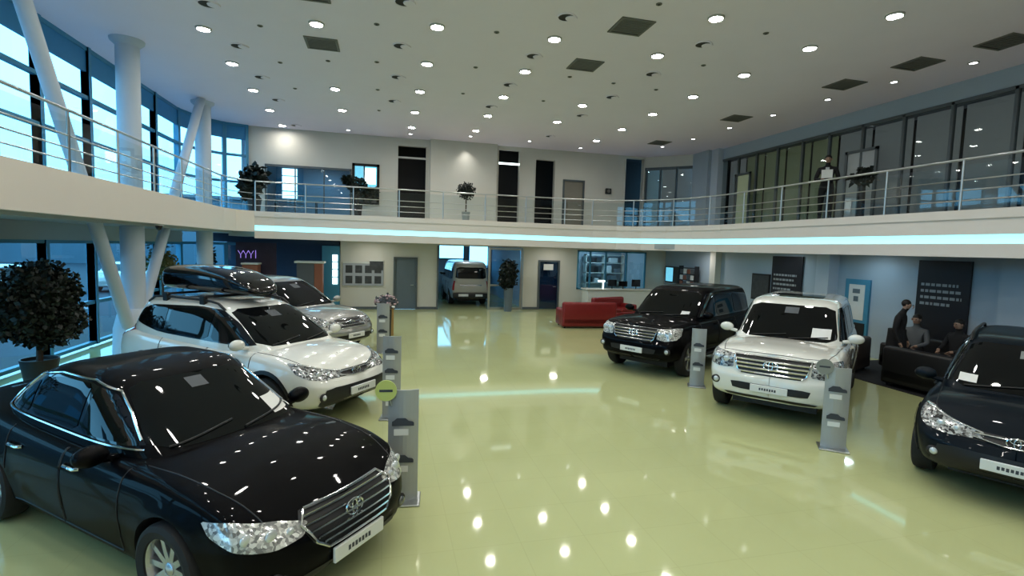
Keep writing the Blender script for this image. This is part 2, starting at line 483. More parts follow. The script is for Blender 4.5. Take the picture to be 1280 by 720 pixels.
def make_car(sp, paint, loc, heading, label, cat='car', group=None, name='car'):
    paint = M[paint]
    root = empty(name, loc, heading, label=label, cat=cat, group=group)
    g, tb = split_body(root, sp, paint)
    gm = green_mesh(sp); gm.build('cabin', paint, root, True)
    gb = bvh_of([gm]); ab = bvh_of([tub_mesh(sp), gm])
    y90 = math.pi / 2
    F = sp['tub'][-1][0]; B = sp['tub'][0][0]
    # glass
    panel(gb, sp['ws'], 0, .005, cell=.035).build('windshield', 'carglass', root, True)
    panel(gb, sp['rw'], math.pi, .005, cell=.035).build('rear_window', 'carglass', root, True)
    for s in (1, -1):
        panel(gb, [(x, s * .7, z) for x, z in sp['sideframe']], s * y90, .004, cell=.035).build('window_surround', 'gloss_black', root, True)
        for w in sp['windows']:
            panel(gb, [(x, s * .7, z) for x, z in w], s * y90, .009, cell=.035).build('side_window', 'carglass', root, True)
        if sp.get('chromeline'):
            tr = MB()
            for ln in sp['chromeline']:
                tr.tube(surf_line(gb, [(x, s * .7, z) for x, z in ln], s * y90, .012), .011, 6)
            tr.build('window_trim', 'chrome', root, True)
        # door seams + handles
        for i, (a, b) in enumerate(sp['doors']):
            d = g.get('door%d%s' % (i, 'l' if s > 0 else 'r'))
            sm_ = MB(); zt = sp['doortop']
            for ln in ([(a, zt), (a, sp['doorz'] + .02)], [(b, zt), (b, sp['doorz'] + .02)], [(a, sp['doorz']), (b, sp['doorz'])]):
                ok = [(x, z) for x, z in ln]
                q = surf_line(tb, [(x, s * .7, z) for x, z in ok], s * y90, .001)
                q = [p for p in q if min(math.hypot(p.x - ax, p.z - sp['r']) for ax in sp['axles']) > sp['R'] + .02]
                if len(q) > 1: sm_.tube(q, .006, 6)
            sm_.build('door_seam', 'black', d)
            hx = a + .07; hz = sp['handlez']
            l, n, dd = hit(tb, (hx + .1, s * .7, hz), s * y90)
            h = MB(); h.tube([l + Vector((-.1, 0, 0)) , l + Vector((-.07, s * .03, .0)), l + Vector((.07, s * .03, 0)), l + Vector((.1, 0, 0))], .014, 8)
            h.build('door_handle', sp.get('handlem') and M[sp['handlem']] or paint, d, True)
        # mirror
        mx, mz = sp['mirror']; yy = max(q[3] for q in sp['tub'])
        mm = MB(); mm.ellipsoid((mx, s * (yy + .04), mz), .075, .12, .08, 14, 10)
        mm.tube([(mx - .02, s * (yy - .14), mz - .07), (mx, s * (yy), mz - .04)], .03, 8)
        mr = mm.build('side_mirror', sp.get('mirrorm') and M[sp['mirrorm']] or paint, root, True)
        mg = MB(); mg.ellipsoid((mx - .055, s * (yy + .04), mz), .02, .10, .058, 12, 8); mg.build('mirror_glass', 'gloss_black', mr, True)
        # headlights
        hl = panel(ab, [(x, s * y, z) for x, y, z in sp['headlight']], s * R(sp['hl_ang']), .008, cell=.04, round_=1)
        hlo = hl.build('headlight', sp.get('hlm', 'crystal_dark'), root, True)
        for (x, y, z, r) in sp['hl_lens']:
            l, n, d = hit(ab, (x, s * y, z), s * R(sp['hl_ang']))
            e = MB(); e.ellipsoid(tuple(l), .022, r * .85, r * .85, 14, 8); e.build('lens', 'lamp', hlo, True)
        if sp.get('hl_strip'):
            q = surf_line(ab, [(x, s * y, z) for x, y, z in sp['hl_strip']], s * R(sp['hl_ang']), .012)
            MB().tube(q, .014, 6).build('light_strip', 'chrome', hlo, True)
        if sp.get('fog'):
            x, y, z, r = sp['fog']
            l, n, d = hit(tb, (x, s * y, z), s * R(12))
            fm = MB(); fm.ellipsoid(tuple(l), .025, r * 1.5, r * 1.2, 16, 8)
            fo = fm.build('fog_light', 'black', root, True)
            e = MB(); e.ellipsoid(tuple(l + d * .015), .025, r * .8, r * .8, 14, 8); e.build('lens', sp.get('fogm', 'lamp'), fo, True)
        for (poly, off, mt, nm) in sp.get('side_panels', []):
            panel(tb, [(x, s * .7, z) for x, z in poly], s * y90, off, cell=.05, round_=0).build(nm, M[mt] if mt != 'paint' else paint, root, True)
        if sp.get('tail'):
            panel(ab, [(x, s * y, z) for x, y, z in sp['tail']], math.pi - s * R(sp.get('tail_ang', 40)), .008, cell=.06).build('tail_light', 'red', root, True)
        if sp.get('rail'):
            x0, x1, yr, zr = sp['rail']
            q = [(x0 + (x1 - x0) * t, s * (yr - .0), (hit(gb, (x0 + (x1 - x0) * t, s * yr, 2), 0, math.pi / 2)[0].z + (.05 if .04 < t < .96 else 0))) for t in [i / 12 for i in range(13)]]
            MB().tube(q, .02, 8).build('roof_rail', sp.get('railm', 'black'), root, True)
        if sp.get('step'):
            x0, x1, yr, zr = sp['step']
            MB().rbox((x1, min(s * (yr - .2), s * yr), zr), (x0, max(s * (yr - .2), s * yr), zr + .06), .025).build('side_step', 'black', root, True)
        if sp.get('archtrim'):
            # dark cladding round the wheel arches
            for ax in sp['axles']:
                Rr = sp['R']; o, i_ = [], []
                a0, a1 = -12, 192
                for k in range(21):
                    t = R(a0 + (a1 - a0) * k / 20)
                    o.append((ax + (Rr + sp['archtrim']) * math.cos(t), sp['r'] + .015 + (Rr + sp['archtrim']) * math.sin(t)))
                    i_.append((ax + (Rr + .001) * math.cos(t), sp['r'] + .015 + (Rr + .001) * math.sin(t)))
                m = MB(); n = 21
                P = []
                for (x, z) in o + i_:
                    l, nn, d = hit(tb, (x, s * .7, z), s * y90); P.append(l + d * .012)
                m.add(P, [(k, k + 1, n + k + 1, n + k) for k in range(n - 1)])
                m.build('arch_trim', 'black', root, True)
    # grille
    for (poly, off, mt, nm) in sp['front_panels']:
        go = panel(ab, poly, 0, off, cell=.05, round_=sp.get('fr', 1)).build(nm, M[mt] if mt != 'paint' else paint, root, True)
        if nm == 'grille': gr = go
    bars = MB()
    for (ln, r) in sp['bars']:
        q = surf_line(ab, [(x, y + .003, z) for x, y, z in ln], 0, .02, step=.05)
        for _ in range(8):
            xs = [p.x for p in q]
            for i in range(1, len(q) - 1): q[i].x = max(xs[i], (xs[i - 1] + xs[i] + xs[i + 1]) / 3)
        bars.tube(q, r, 6)
    if sp['bars']: bars.build('grille_bar', sp.get('barm', 'chrome'), gr, True)
    if sp.get('emblem'):
        y, z, size = sp['emblem']
        l = Vector((max(hit(ab, (F, q, z), 0)[0].x for q in (-.1, -.04, .04, .1)), 0, z))
        emblem(gr, (l.x + .02, 0, z), size, sp.get('etilt', .2))
    # plate
    px, pz = sp['plate']; l = Vector((max(hit(ab, (F, q, pz), 0)[0].x for q in (-.2, -.1, -.04, .04, .1, .2)) + .012, 0, pz))
    p = MB(); p.rbox((l.x - .005, -.26, pz - .057), (l.x + .022, .26, pz + .057), .008, 2); po = p.build('licence_plate', 'plate', root)
    t = MB()
    for k in range(7):
        a = -.13 + k * .035
        t.box((l.x + .0225, a, pz - .022 + (k % 2) * .004), (l.x + .0235, a + .024, pz + .016))
    t.build('plate_lettering', 'ink', po)
    if sp.get('sunroof'):
        a, b, w_ = sp['sunroof']; panel(gb, [(a, -w_, 3), (b, -w_, 3), (b, w_, 3), (a, w_, 3)], 0, .006, el=math.pi / 2, cell=.08).build('sunroof', 'carglass', root, True)
    # hood seam
    h = MB(); x0, x1, hw = sp['hood']
    for s in (1, -1):
        h.tube(surf_line(tb, [(x0 + .02, s * hw, 2), (x0 + (x1 - x0) * .6, s * hw * .95, 2), (x1 - .05, s * hw * .86, 2)], 0, 0, math.pi / 2), .005, 6)
    h.tube(surf_line(tb, [(x1 - .05, -hw * .86, 2), (x1 - .0, -hw * .5, 2), (x1 + .02, 0, 2), (x1, hw * .5, 2), (x1 - .05, hw * .86, 2)], 0, 0, math.pi / 2), .005, 6)
    h.build('hood_seam', 'black', g.get('hood') or root)
    # wipers
    wz = sp['ws'][0][2]
    w = MB()
    for y0, y1 in ((.05, .62), (-.55, .0)):
        w.tube(surf_line(gb, [(0, y0, wz + .015), (0, y1, wz + .075)], 0, .02), .010, 6)
    w.build('wiper', 'black', root)
    # paper sheets behind the windshield
    for (y0, z0, y1, z1, mt) in sp.get('sheets', []):
        panel(gb, [(0, y0, z0), (0, y1, z0), (0, y1, z1), (0, y0, z1)], 0, .009, cell=.05, round_=0).build('windshield_sheet', mt, root, True)
    for ax in sp['axles']:
        for s in (1, -1):
            make_wheel(root, ax, s * (sp['track'] / 2), sp['r'], sp['spokes'], sp['style'])
    # dark underbody
    u = MB(); yy = max(q[3] for q in sp['tub']); u.box((B + .5, -yy + .36, .19), (F - .5, yy - .36, .34)); u.build('underbody', 'black', root)
    return root, ab, gb

def rect(y0, z0, y1, z1, x=0): return [(x, y0, z0), (x, y1, z0), (x, y1, z1), (x, y0, z1)]
SEDAN = dict(
    tub=[(-2.41, .42, .94, .02), (-2.40, .36, .97, .45), (-2.36, .32, .99, .66), (-2.25, .28, 1.02, .80), (-2.0, .25, 1.03, .87), (-1.5, .22, 1.01, .905), (-1.0, .2, .975, .91), (0, .2, .945, .91), (.9, .2, .93, .91), (1.25, .2, .93, .905), (1.65, .2, .90, .895), (2.0, .2, .84, .86), (2.2, .2, .78, .77), (2.31, .21, .73, .64), (2.37, .22, .70, .50), (2.40, .23, .68, .34), (2.41, .25, .67, .18)],
    gf=[(0, -.10), (.15, -.02), (.45, 0), (.75, -.03), (1, -.12), (1.03, -.14)], gr=[(0, -.10), (.3, 0), (.6, 0), (1, -.05)],
    axles=(1.45, -1.325), r=.33, R=.365, flare=.015, track=1.64, spokes=10, style='single',
    green=[(.85, 1.42, -2.0, .80), (1.0, 1.13, -1.74, .765), (1.15, .85, -1.50, .72), (1.29, .58, -1.25, .67), (1.38, .38, -1.06, .625), (1.43, .2, -.9, .56), (1.455, 0, -.72, .45), (1.465, -.2, -.5, .2)],
    hood=(1.12, 2.3, .74), doors=[(-.92, .12), (.14, 1.06)], doorz=.30, doortop=.93, handlez=.80,
    n=4.5, ws=[(0, -.66, .97), (0, .66, .97), (0, .50, 1.375), (0, -.50, 1.375)], rw=[(0, .60, 1.05), (0, -.60, 1.05), (0, -.47, 1.36), (0, .47, 1.36)],
    sideframe=[(.98, .985), (-1.42, 1.03), (-1.30, 1.14), (-.98, 1.33), (-.55, 1.385), (.02, 1.385), (.38, 1.32), (.70, 1.16)],
    windows=[[(.82, 1.01), (.17, 1.015), (.17, 1.36), (.30, 1.325), (.60, 1.175)], [(.10, 1.015), (-.78, 1.035), (-.78, 1.335), (-.45, 1.37), (.10, 1.37)], [(-.85, 1.04), (-1.25, 1.06), (-1.16, 1.16), (-.95, 1.27), (-.85, 1.31)]],
    chromeline=[[(.98, .975), (.3, .985), (-.6, 1.0), (-1.40, 1.02)], [(.90, 1.03), (.66, 1.19), (.40, 1.33), (.1, 1.395), (-.5, 1.40), (-1.0, 1.335), (-1.3, 1.16), (-1.40, 1.02)]],
    mirror=(.80, .99), headlight=[(1.8, .86, .76), (2.02, .80, .77), (2.24, .60, .72), (2.36, .44, .665), (2.34, .46, .60), (2.24, .62, .575), (2.05, .79, .60), (1.88, .86, .68)], hl_ang=38,
    hl_lens=[(2.2, .62, .655, .055), (2.1, .74, .665, .05), (2.28, .53, .645, .035)],
    fog=(2.3, .64, .36, .05), hlm='crystal', fogm='lampdark',
    front_panels=[([(0, -.40, .73), (0, .40, .73), (0, .47, .66), (0, .40, .52), (0, .30, .455), (0, -.30, .455), (0, -.40, .52), (0, -.47, .66)], .006, 'black', 'grille'),
                  ([(0, -.50, .34), (0, .50, .34), (0, .42, .25), (0, -.42, .25)], .006, 'black', 'lower_intake')],
    bars=[([(0, -w, z), (0, w, z)], .011) for z, w in ((.69, .41), (.645, .43), (.60, .41), (.555, .38), (.51, .34))] + [([(0, -.38, .725), (0, .38, .725)], .014), ([(0, .38, .725), (0, .455, .66), (0, .39, .53), (0, .30, .465)], .012), ([(0, -.38, .725), (0, -.455, .66), (0, -.39, .53), (0, -.30, .465)], .012), ([(0, -.30, .465), (0, .30, .465)], .012)],
    emblem=(0, .615, .085), etilt=.1, plate=(0, .37), tail=[(-2.2, .5, .88), (-2.2, .85, .92), (-2.1, .88, .76), (-2.2, .5, .74)], side_panels=[], handlem='chrome',
    sheets=[(.40, 1.0, .62, 1.12, 'paper'), (-.08, 1.28, .08, 1.35, 'clothgrey')])
_g = lambda x: x - .20 * max(0., min(1., (x + 1.6) / 2.2))
SEDAN['green'] = [(z, _g(a), b, w) for z, a, b, w in SEDAN['green']]
SEDAN['sideframe'] = [(_g(x), z) for x, z in SEDAN['sideframe']]
SEDAN['windows'] = [[(_g(x), z) for x, z in p] for p in SEDAN['windows']]
SEDAN['chromeline'] = [[(_g(x), z) for x, z in p] for p in SEDAN['chromeline']]
SEDAN['mirror'] = (_g(.80), .99); SEDAN['hood'] = (.94, 2.3, .74); SEDAN['doors'] = [(_g(a), _g(b)) for a, b in SEDAN['doors']]
RAV = dict(
    tub=[(-2.285, .5, .95, .02), (-2.27, .42, 1.0, .5), (-2.23, .38, 1.05, .72), (-2.1, .32, 1.09, .85), (-1.8, .30, 1.11, .90), (-1.3, .28, 1.09, .92), (-.5, .27, 1.055, .92), (.5, .27, 1.02, .92), (1.0, .27, 1.02, .92), (1.35, .27, 1.0, .915), (1.7, .28, .955, .89), (1.98, .28, .89, .83), (2.13, .29, .84, .73), (2.21, .3, .80, .58), (2.26, .32, .77, .40), (2.28, .33, .755, .25), (2.285, .34, .75, .15)],
    gf=[(0, -.14), (.15, -.03), (.35, 0), (.6, 0), (.8, -.06), (1, -.16), (1.03, -.18)], gr=[(0, -.12), (.3, 0), (.6, -.03), (1, -.06)],
    axles=(1.355, -1.305), r=.35, R=.395, flare=.02, track=1.64, spokes=5, style='twin',
    green=[(.95, 1.30, -2.2, .84), (1.08, 1.12, -2.15, .82), (1.25, .84, -2.08, .775), (1.42, .54, -1.98, .725), (1.54, .28, -1.88, .675), (1.60, .1, -1.78, .61), (1.635, -.15, -1.6, .50), (1.65, -.5, -1.2, .25)],
    hood=(1.0, 2.17, .76), doors=[(-1.0, .05), (.07, 1.02)], doorz=.42, doortop=1.03, handlez=.90,
    n=5., ws=[(0, -.70, 1.07), (0, .70, 1.07), (0, .57, 1.55), (0, -.57, 1.55)], rw=[(0, .64, 1.15), (0, -.64, 1.15), (0, -.55, 1.52), (0, .55, 1.52)],
    sideframe=[(.98, 1.06), (-1.1, 1.11), (-1.88, 1.24), (-1.72, 1.44), (-1.45, 1.525), (-.3, 1.57), (.12, 1.54), (.50, 1.37)],
    windows=[[(.80, 1.09), (.10, 1.10), (.10, 1.53), (.18, 1.51), (.46, 1.35)], [(.03, 1.105), (-.95, 1.13), (-.95, 1.50), (-.3, 1.54), (.03, 1.53)], [(-1.03, 1.14), (-1.75, 1.26), (-1.63, 1.43), (-1.40, 1.49), (-1.03, 1.50)]],
    mirror=(.86, 1.12), headlight=[(1.75, .88, .93), (1.95, .84, .92), (2.16, .62, .83), (2.25, .34, .775), (2.25, .34, .72), (2.17, .58, .70), (2.02, .78, .735), (1.88, .87, .80)], hl_ang=35,
    hl_lens=[(2.1, .66, .78, .052), (2.17, .54, .765, .042)], hl_strip=[(1.80, .87, .915), (1.98, .81, .90), (2.16, .60, .825), (2.24, .36, .775)],
    fog=(2.2, .66, .48, .05),
    front_panels=[([(0, -.36, .785), (0, .36, .785), (0, .34, .72), (0, .10, .69), (0, -.10, .69), (0, -.34, .72)], .006, 'black', 'grille'),
                  ([(0, -.62, .60), (0, .62, .60), (0, .70, .36), (0, .55, .29), (0, -.55, .29), (0, -.70, .36)], .010, 'black', 'lower_bumper')],
    bars=[([(0, -.34, .765), (0, .34, .765)], .013), ([(0, -.34, .735), (0, -.1, .70), (0, .1, .70), (0, .34, .735)], .01)],
    emblem=(0, .74, .085), etilt=.1, plate=(0, .50), archtrim=.055, railm='black', rail=(.15, -1.7, .60, 1.6),
    side_panels=[([(.95, .27), (-.90, .27), (-.90, .41), (.95, .41)], .010, 'black', 'sill_cladding')],
    tail=[(-2.2, .55, 1.12), (-2.15, .86, 1.16), (-1.95, .9, 1.08), (-2.15, .86, .95), (-2.2, .55, .98)],
    sheets=[(-.10, 1.42, .10, 1.50, 'clothgrey')])
LAND = dict(
    tub=[(-2.475, .6, 1.1, .02), (-2.465, .5, 1.15, .6), (-2.43, .46, 1.17, .85), (-2.3, .42, 1.18, .93), (-1.3, .38, 1.18, .965), (0, .38, 1.165, .97), (1.0, .38, 1.165, .97), (1.4, .38, 1.17, .965), (1.8, .38, 1.15, .955), (2.12, .37, 1.13, .945), (2.31, .36, 1.11, .89), (2.40, .36, 1.09, .79), (2.445, .36, 1.075, .58), (2.468, .36, 1.065, .38), (2.475, .37, 1.06, .24)],
    gf=[(0, -.12), (.10, -.02), (.25, 0), (.5, -.01), (.60, -.06), (.88, -.09), (1, -.16), (1.03, -.18)], gr=[(0, -.12), (.3, 0), (.6, 0), (1, -.04)],
    axles=(1.575, -1.275), r=.39, R=.44, flare=.03, track=1.70, spokes=5, style='twin',
    green=[(1.08, 1.36, -2.42, .89), (1.2, 1.18, -2.4, .87), (1.4, .93, -2.36, .83), (1.6, .68, -2.3, .785), (1.74, .48, -2.22, .74), (1.80, .34, -2.12, .69), (1.845, .1, -1.9, .57), (1.86, -.4, -1.4, .3)],
    hood=(1.15, 2.28, .84), doors=[(-.95, .10), (.12, 1.10)], doorz=.50, doortop=1.16, handlez=1.05,
    n=7., ws=[(0, -.77, 1.20), (0, .77, 1.20), (0, .655, 1.735), (0, -.655, 1.735)], rw=[(0, .70, 1.25), (0, -.70, 1.25), (0, -.62, 1.68), (0, .62, 1.68)],
    sideframe=[(1.02, 1.19), (-2.10, 1.22), (-2.02, 1.66), (-.8, 1.735), (.35, 1.73), (.62, 1.55)],
    windows=[[(.86, 1.22), (.15, 1.22), (.15, 1.70), (.33, 1.695), (.57, 1.53)], [(.08, 1.22), (-.92, 1.235), (-.92, 1.69), (.08, 1.70)], [(-1.0, 1.24), (-2.0, 1.26), (-1.95, 1.63), (-1.0, 1.69)]],
    chromeline=[[(1.0, 1.175), (0, 1.185), (-1.2, 1.195), (-2.1, 1.21)]],
    mirror=(.92, 1.28), headlight=[(2.0, .94, 1.07), (2.2, .90, 1.08), (2.33, .66, 1.05), (2.38, .57, 1.04), (2.40, .54, .83), (2.33, .72, .81), (2.2, .91, .85), (2.08, .95, .93)], hl_ang=28,
    hl_lens=[(2.3, .80, .95, .07), (2.36, .66, .94, .062)], fog=(2.38, .78, .60, .055),
    front_panels=[([(0, -.55, 1.055), (0, .55, 1.055), (0, .48, .81), (0, .42, .765), (0, -.42, .765), (0, -.48, .81)], .006, 'black', 'grille'),
                  ([(0, -.56, .63), (0, .56, .63), (0, .52, .52), (0, -.52, .52)], .006, 'black', 'lower_intake'),
                  ([(0, -.66, .44), (0, .66, .44), (0, .60, .39), (0, -.60, .39)], .006, 'black', 'skid_plate')],
    bars=[([(0, -w, z), (0, w, z)], r) for z, w, r in ((1.045, .54, .014), (.985, .51, .017), (.925, .50, .017), (.865, .48, .017), (.80, .45, .015))] + [([(0, s * .54, 1.045), (0, s * .475, .82), (0, s * .42, .775)], .014) for s in (1, -1)],
    emblem=(0, .925, .10), etilt=.25, plate=(0, .57), step=(.95, -.70, .98, .36), sunroof=(.05, -.75, .42),
    side_panels=[([(1.05, .56), (-.72, .56), (-.72, .60), (1.05, .60)], .02, 'paint', 'side_moulding')],
    tail=[(-2.4, .70, 1.18), (-2.4, .90, 1.18), (-2.3, .96, 1.12), (-2.3, .96, .92), (-2.4, .72, .92)],
    sheets=[(.38, 1.25, .66, 1.40, 'paper'), (-.10, 1.60, .12, 1.70, 'clothgrey')])
def variant(base, sx=1., sy=1., sz=1., **kw):
    d = dict(base)
    d['tub'] = [(a * sx, b * sz, c * sz, w * sy) for a, b, c, w in base['tub']]
    d['green'] = [(z * sz, a * sx, b * sx, w * sy) for z, a, b, w in base['green']]
    d['axles'] = tuple(a * sx for a in base['axles'])
    f3 = lambda p: [(x * sx, y * sy, z * sz) for x, y, z in p]
    for k in ('ws', 'rw', 'headlight', 'hl_strip', 'tail'):
        if base.get(k): d[k] = f3(base[k])
    f2 = lambda p: [(x * sx, z * sz) for x, z in p]
    d['sideframe'] = f2(base['sideframe']); d['windows'] = [f2(p) for p in base['windows']]
    if base.get('chromeline'): d['chromeline'] = [f2(p) for p in base['chromeline']]
    d['front_panels'] = [(f3(p), o, m, n) for p, o, m, n in base['front_panels']]
    d['side_panels'] = [(f2(p), o, m, n) for p, o, m, n in base['side_panels']]
    d['bars'] = [(f3(l), r) for l, r in base['bars']]
    d['hl_lens'] = [(x * sx, y * sy, z * sz, r) for x, y, z, r in base['hl_lens']]
    if base.get('fog'): x, y, z, r = base['fog']; d['fog'] = (x * sx, y * sy, z * sz, r)
    x, y, s = base['emblem']; d['emblem'] = (x, y * sz, s)
    d['plate'] = (0, base['plate'][1] * sz); d['mirror'] = (base['mirror'][0] * sx, base['mirror'][1] * sz)
    a, b, c = base['hood']; d['hood'] = (a * sx, b * sx, c * sy)
    d['doors'] = [(a * sx, b * sx) for a, b in base['doors']]
    for k in ('doorz', 'doortop', 'handlez'): d[k] = base[k] * sz
    if base.get('rail'): a, b, c, e = base['rail']; d['rail'] = (a * sx, b * sx, c * sy, e * sz)
    if base.get('step'): a, b, c, e = base['step']; d['step'] = (a * sx, b * sx, c * sy, e)
    if base.get('sunroof'): a, b, c = base['sunroof']; d['sunroof'] = (a * sx, b * sx, c * sy)
    d['sheets'] = [(a * sy, b * sz, c * sy, e * sz, m) for a, b, c, e, m in base.get('sheets', [])]
    d['track'] = base['track'] * sy
    d.update(kw); return d
# ------------------------------------------------------------------ the hall
ZC, ZS, ZB = 6.9, 3.6, 2.75            # ceiling, balcony floor, balcony soffit
XW, XR, YB, YN = -6.7, 12.6, 21.3, -5.0  # window wall, right wall, back wall, wall behind
struct(MB().box((XW - .1, YN, -.1), (XR + .1, YB, 0)).box((1.6, YB, -.1), (12.6, 29, 0)).build('floor', 'floor'))
struct(MB().box((XW - .1, YN, ZC), (14.6, YB + .5, ZC + .15)).build('ceiling', 'ceiling'))
E = [(-4.9, YN), (-4.9, 17.9), (-4.75, 18.6), (-4.3, 19.1), (-3.7, 19.2), (7.0, 19.2), (8.0, 19.1), (8.9, 18.8), (9.7, 18.25), (10.3, 17.5), (10.75, 16.5), (11.0, 15.2), (11.0, YN)]
def slab_poly(z, off=0.):
    Q = edge_offset(E, -.06)
    out = [(XW, YN)] + Q + [(14.6, YN), (14.6, YB + .05), (XW, YB + .05)]
    return [(x, y, z) for x, y in out]
def edge_offset(pts, d):
    out = []
    for i, p in enumerate(pts):
        a = Vector(pts[max(i - 1, 0)]); b = Vector(pts[min(i + 1, len(pts) - 1)]); t = (b - a).normalized()
        out.append((p[0] + t.y * d, p[1] - t.x * d))
    return out
def band(name, pts, z0, z1, d0, d1, m):
    a = edge_offset(pts, d1); b = edge_offset(pts, d0); mb = MB()
    rings = [[(p[0], p[1], z0), (p[0], p[1], z1), (q[0], q[1], z1), (q[0], q[1], z0)] for p, q in zip(a, b)]
    return struct(mb.loft(rings).build(name, m))
struct(MB().prism(slab_poly(3.25), (0, 0, .35)).build('floor_balcony', 'fascia'))
LEFT = E[:4]; REST = E[3:]
band('trim_1', LEFT, 2.92, 3.62, -.25, .0, 'fascia')
band('trim_2', REST, 3.44, 3.62, -.25, .03, 'fascia')
band('trim_3', REST, 3.14, 3.445, -.25, .0, 'fascia')
band('trim_4', REST, 2.94, 3.15, -.25, -.06, 'strip')
band('trim_5', REST, 2.70, 2.96, -.25, .10, 'fascia')
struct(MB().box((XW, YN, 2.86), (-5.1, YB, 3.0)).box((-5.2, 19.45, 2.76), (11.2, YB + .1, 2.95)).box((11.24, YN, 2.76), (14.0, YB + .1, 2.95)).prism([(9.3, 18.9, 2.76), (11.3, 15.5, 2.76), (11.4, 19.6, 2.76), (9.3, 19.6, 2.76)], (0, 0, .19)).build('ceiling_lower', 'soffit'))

# railings
def railing(pts, label, z=ZS, step=1.6):
    r = empty('balcony_railing', (pts[0][0], pts[0][1], z), label=label, cat='railing')
    o = Vector((pts[0][0], pts[0][1], 0)); P = [Vector((x, y, 0)) - o for x, y in pts]
    MB().tube([p + Vector((0, 0, 1.03)) for p in P], .026, 10).build('handrail', 'steel', r, True)
    for h in (.22, .42, .62):
        MB().tube([p + Vector((0, 0, h)) for p in P], .014, 6).build('crossbar', 'steel', r, True)
    g = MB()
    for a, b in zip(P, P[1:]): g.add([a + Vector((0, 0, .06)), b + Vector((0, 0, .06)), b + Vector((0, 0, .92)), a + Vector((0, 0, .92))], [(0, 1, 2, 3)])
    g.build('glass_panel', 'railglass', r)
    acc = 0; 
    for a, b in zip(P, P[1:]):
        L = (b - a).length; t = (step - acc) if acc else 0
        while t <= L:
            p = a.lerp(b, t / L); m = MB(); m.cyl(p, p + Vector((0, 0, 1.02)), .022, 10); m.lathe([(.055, 0), (.055, .015), (.03, .025)], 14, 'z', p)
            m.build('post', 'steel', r, True); t += step
        acc = (L - (t - step)) % step
        if acc < .05: acc = .0
    return r
EI = edge_offset(E, -.12)
railing([(-5.02, y) for y in (2.0, 10.0, 17.9)] + EI[2:3] + [(EI[3][0] - .03, EI[3][1] - .03)], 'steel railing with glass along the left balcony, before the tall windows')
railing([(EI[3][0] + .06, EI[3][1] + .02)] + EI[4:6] + [(EI[6][0] - .06, EI[6][1] + .01)], 'steel and glass railing across the back balcony, before the topiary and dark doorways')
railing(EI[6:12] + [(11.12, 2.0)], 'steel and glass railing curving along the right balcony, in front of the standing person')

# window wall
ys = [12.35 + 1.77 * k for k in range(-9, 5)]
bays = [((XW, ys[i]), (XW, ys[i + 1])) for i in range(len(ys) - 1)]
bays += [((XW, ys[-1]), (-6.35, 20.55)), ((-6.35, 20.55), (-5.75, 21.1)), ((-5.75, 21.1), (-5.05, 21.35))]
wn = 0
def window_bay(a, b, z0, z1, trans, valz=None):
    global wn; wn += 1
    a = Vector((*a, 0)); b = Vector((*b, 0)); t = (b - a).normalized(); n = Vector((t.y, -t.x, 0)); w = .05
    def bar(m, p, q, za, zb, dep=.06):
        v = [p - n * dep, q - n * dep, q + n * dep, p + n * dep]; m.prism([x + Vector((0, 0, za)) for x in v], (0, 0, zb - za))
    m = MB(); bar(m, a - t * w, a + t * w, z0, z1, .09)
    bar(m, b - t * w, b + t * w, z0, z1, .08); bar(m, a, b, z0, z0 + .07); bar(m, a, b, z1 - .09, z1)
    for z in trans: bar(m, a, b, z - .04, z + .04)
    o = struct(m.build('window_%d' % wn, 'frame'))
    g = MB(); g.add([a + Vector((0, 0, z0)), b + Vector((0, 0, z0)), b + Vector((0, 0, z1)), a + Vector((0, 0, z1))], [(0, 1, 2, 3)])
    g.build('pane', 'winglass', o)
    if valz:
        v = MB(); bar(v, a, b, valz, z1 - .09, .03); v.build('valance', 'valance', o)
for a, b in bays:
    window_bay(a, b, ZS, ZC, (4.78, 5.76), 6.34)
    window_bay(a, b, .05, 2.52, (1.05,))
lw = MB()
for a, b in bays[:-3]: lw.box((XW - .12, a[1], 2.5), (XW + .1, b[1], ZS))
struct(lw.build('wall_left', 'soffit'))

# columns and slanted struts
def column(x, y, label):
    c = empty('round_column', (x, y, 0), label=label, cat='column')
    MB().lathe([(.30, 0), (.30, .12), (.23, .16), (.23, 2.85)], 36).build('lower_shaft', 'column', c, True)
    MB().lathe([(.225, 2.9), (.225, 6.76), (.32, 6.85), (.33, 6.9)], 36).build('upper_shaft', 'column', c, True)
    return c
c1 = column(-5.52, 13.3, 'white round column beyond the black sedan, two struts fanning from its foot')
MB().lathe([(.42, 0), (.40, .55), (.30, .95), (.27, 1.0)], 36).build('foot_node', 'column', c1, True)
MB().cyl((0, -.25, .55), (0, -3.75, 6.9), .125, 20).build('strut', 'column', c1, True)
MB().cyl((0, .15, .55), (0, 4.65, 6.9), .125, 20).build('strut', 'column', c1, True)
column(-5.6, 18.35, 'white round column beside the curved corner of the left windows')
column(-5.6, 8.0, 'white round column at the left edge before the windows')
cam_ = empty('ceiling_camera', (-4.95, 13.2, 2.9), label='small dark dome camera under the edge of the left balcony', cat='camera')
MB().lathe([(.07, 0), (.07, -.05), (.05, -.10), (.001, -.13)], 16).build('dome', 'gloss_black', cam_, True)
MB().lathe([(.09, .0), (.09, -.02)], 16).build('mount', 'trimwhite', cam_, True)

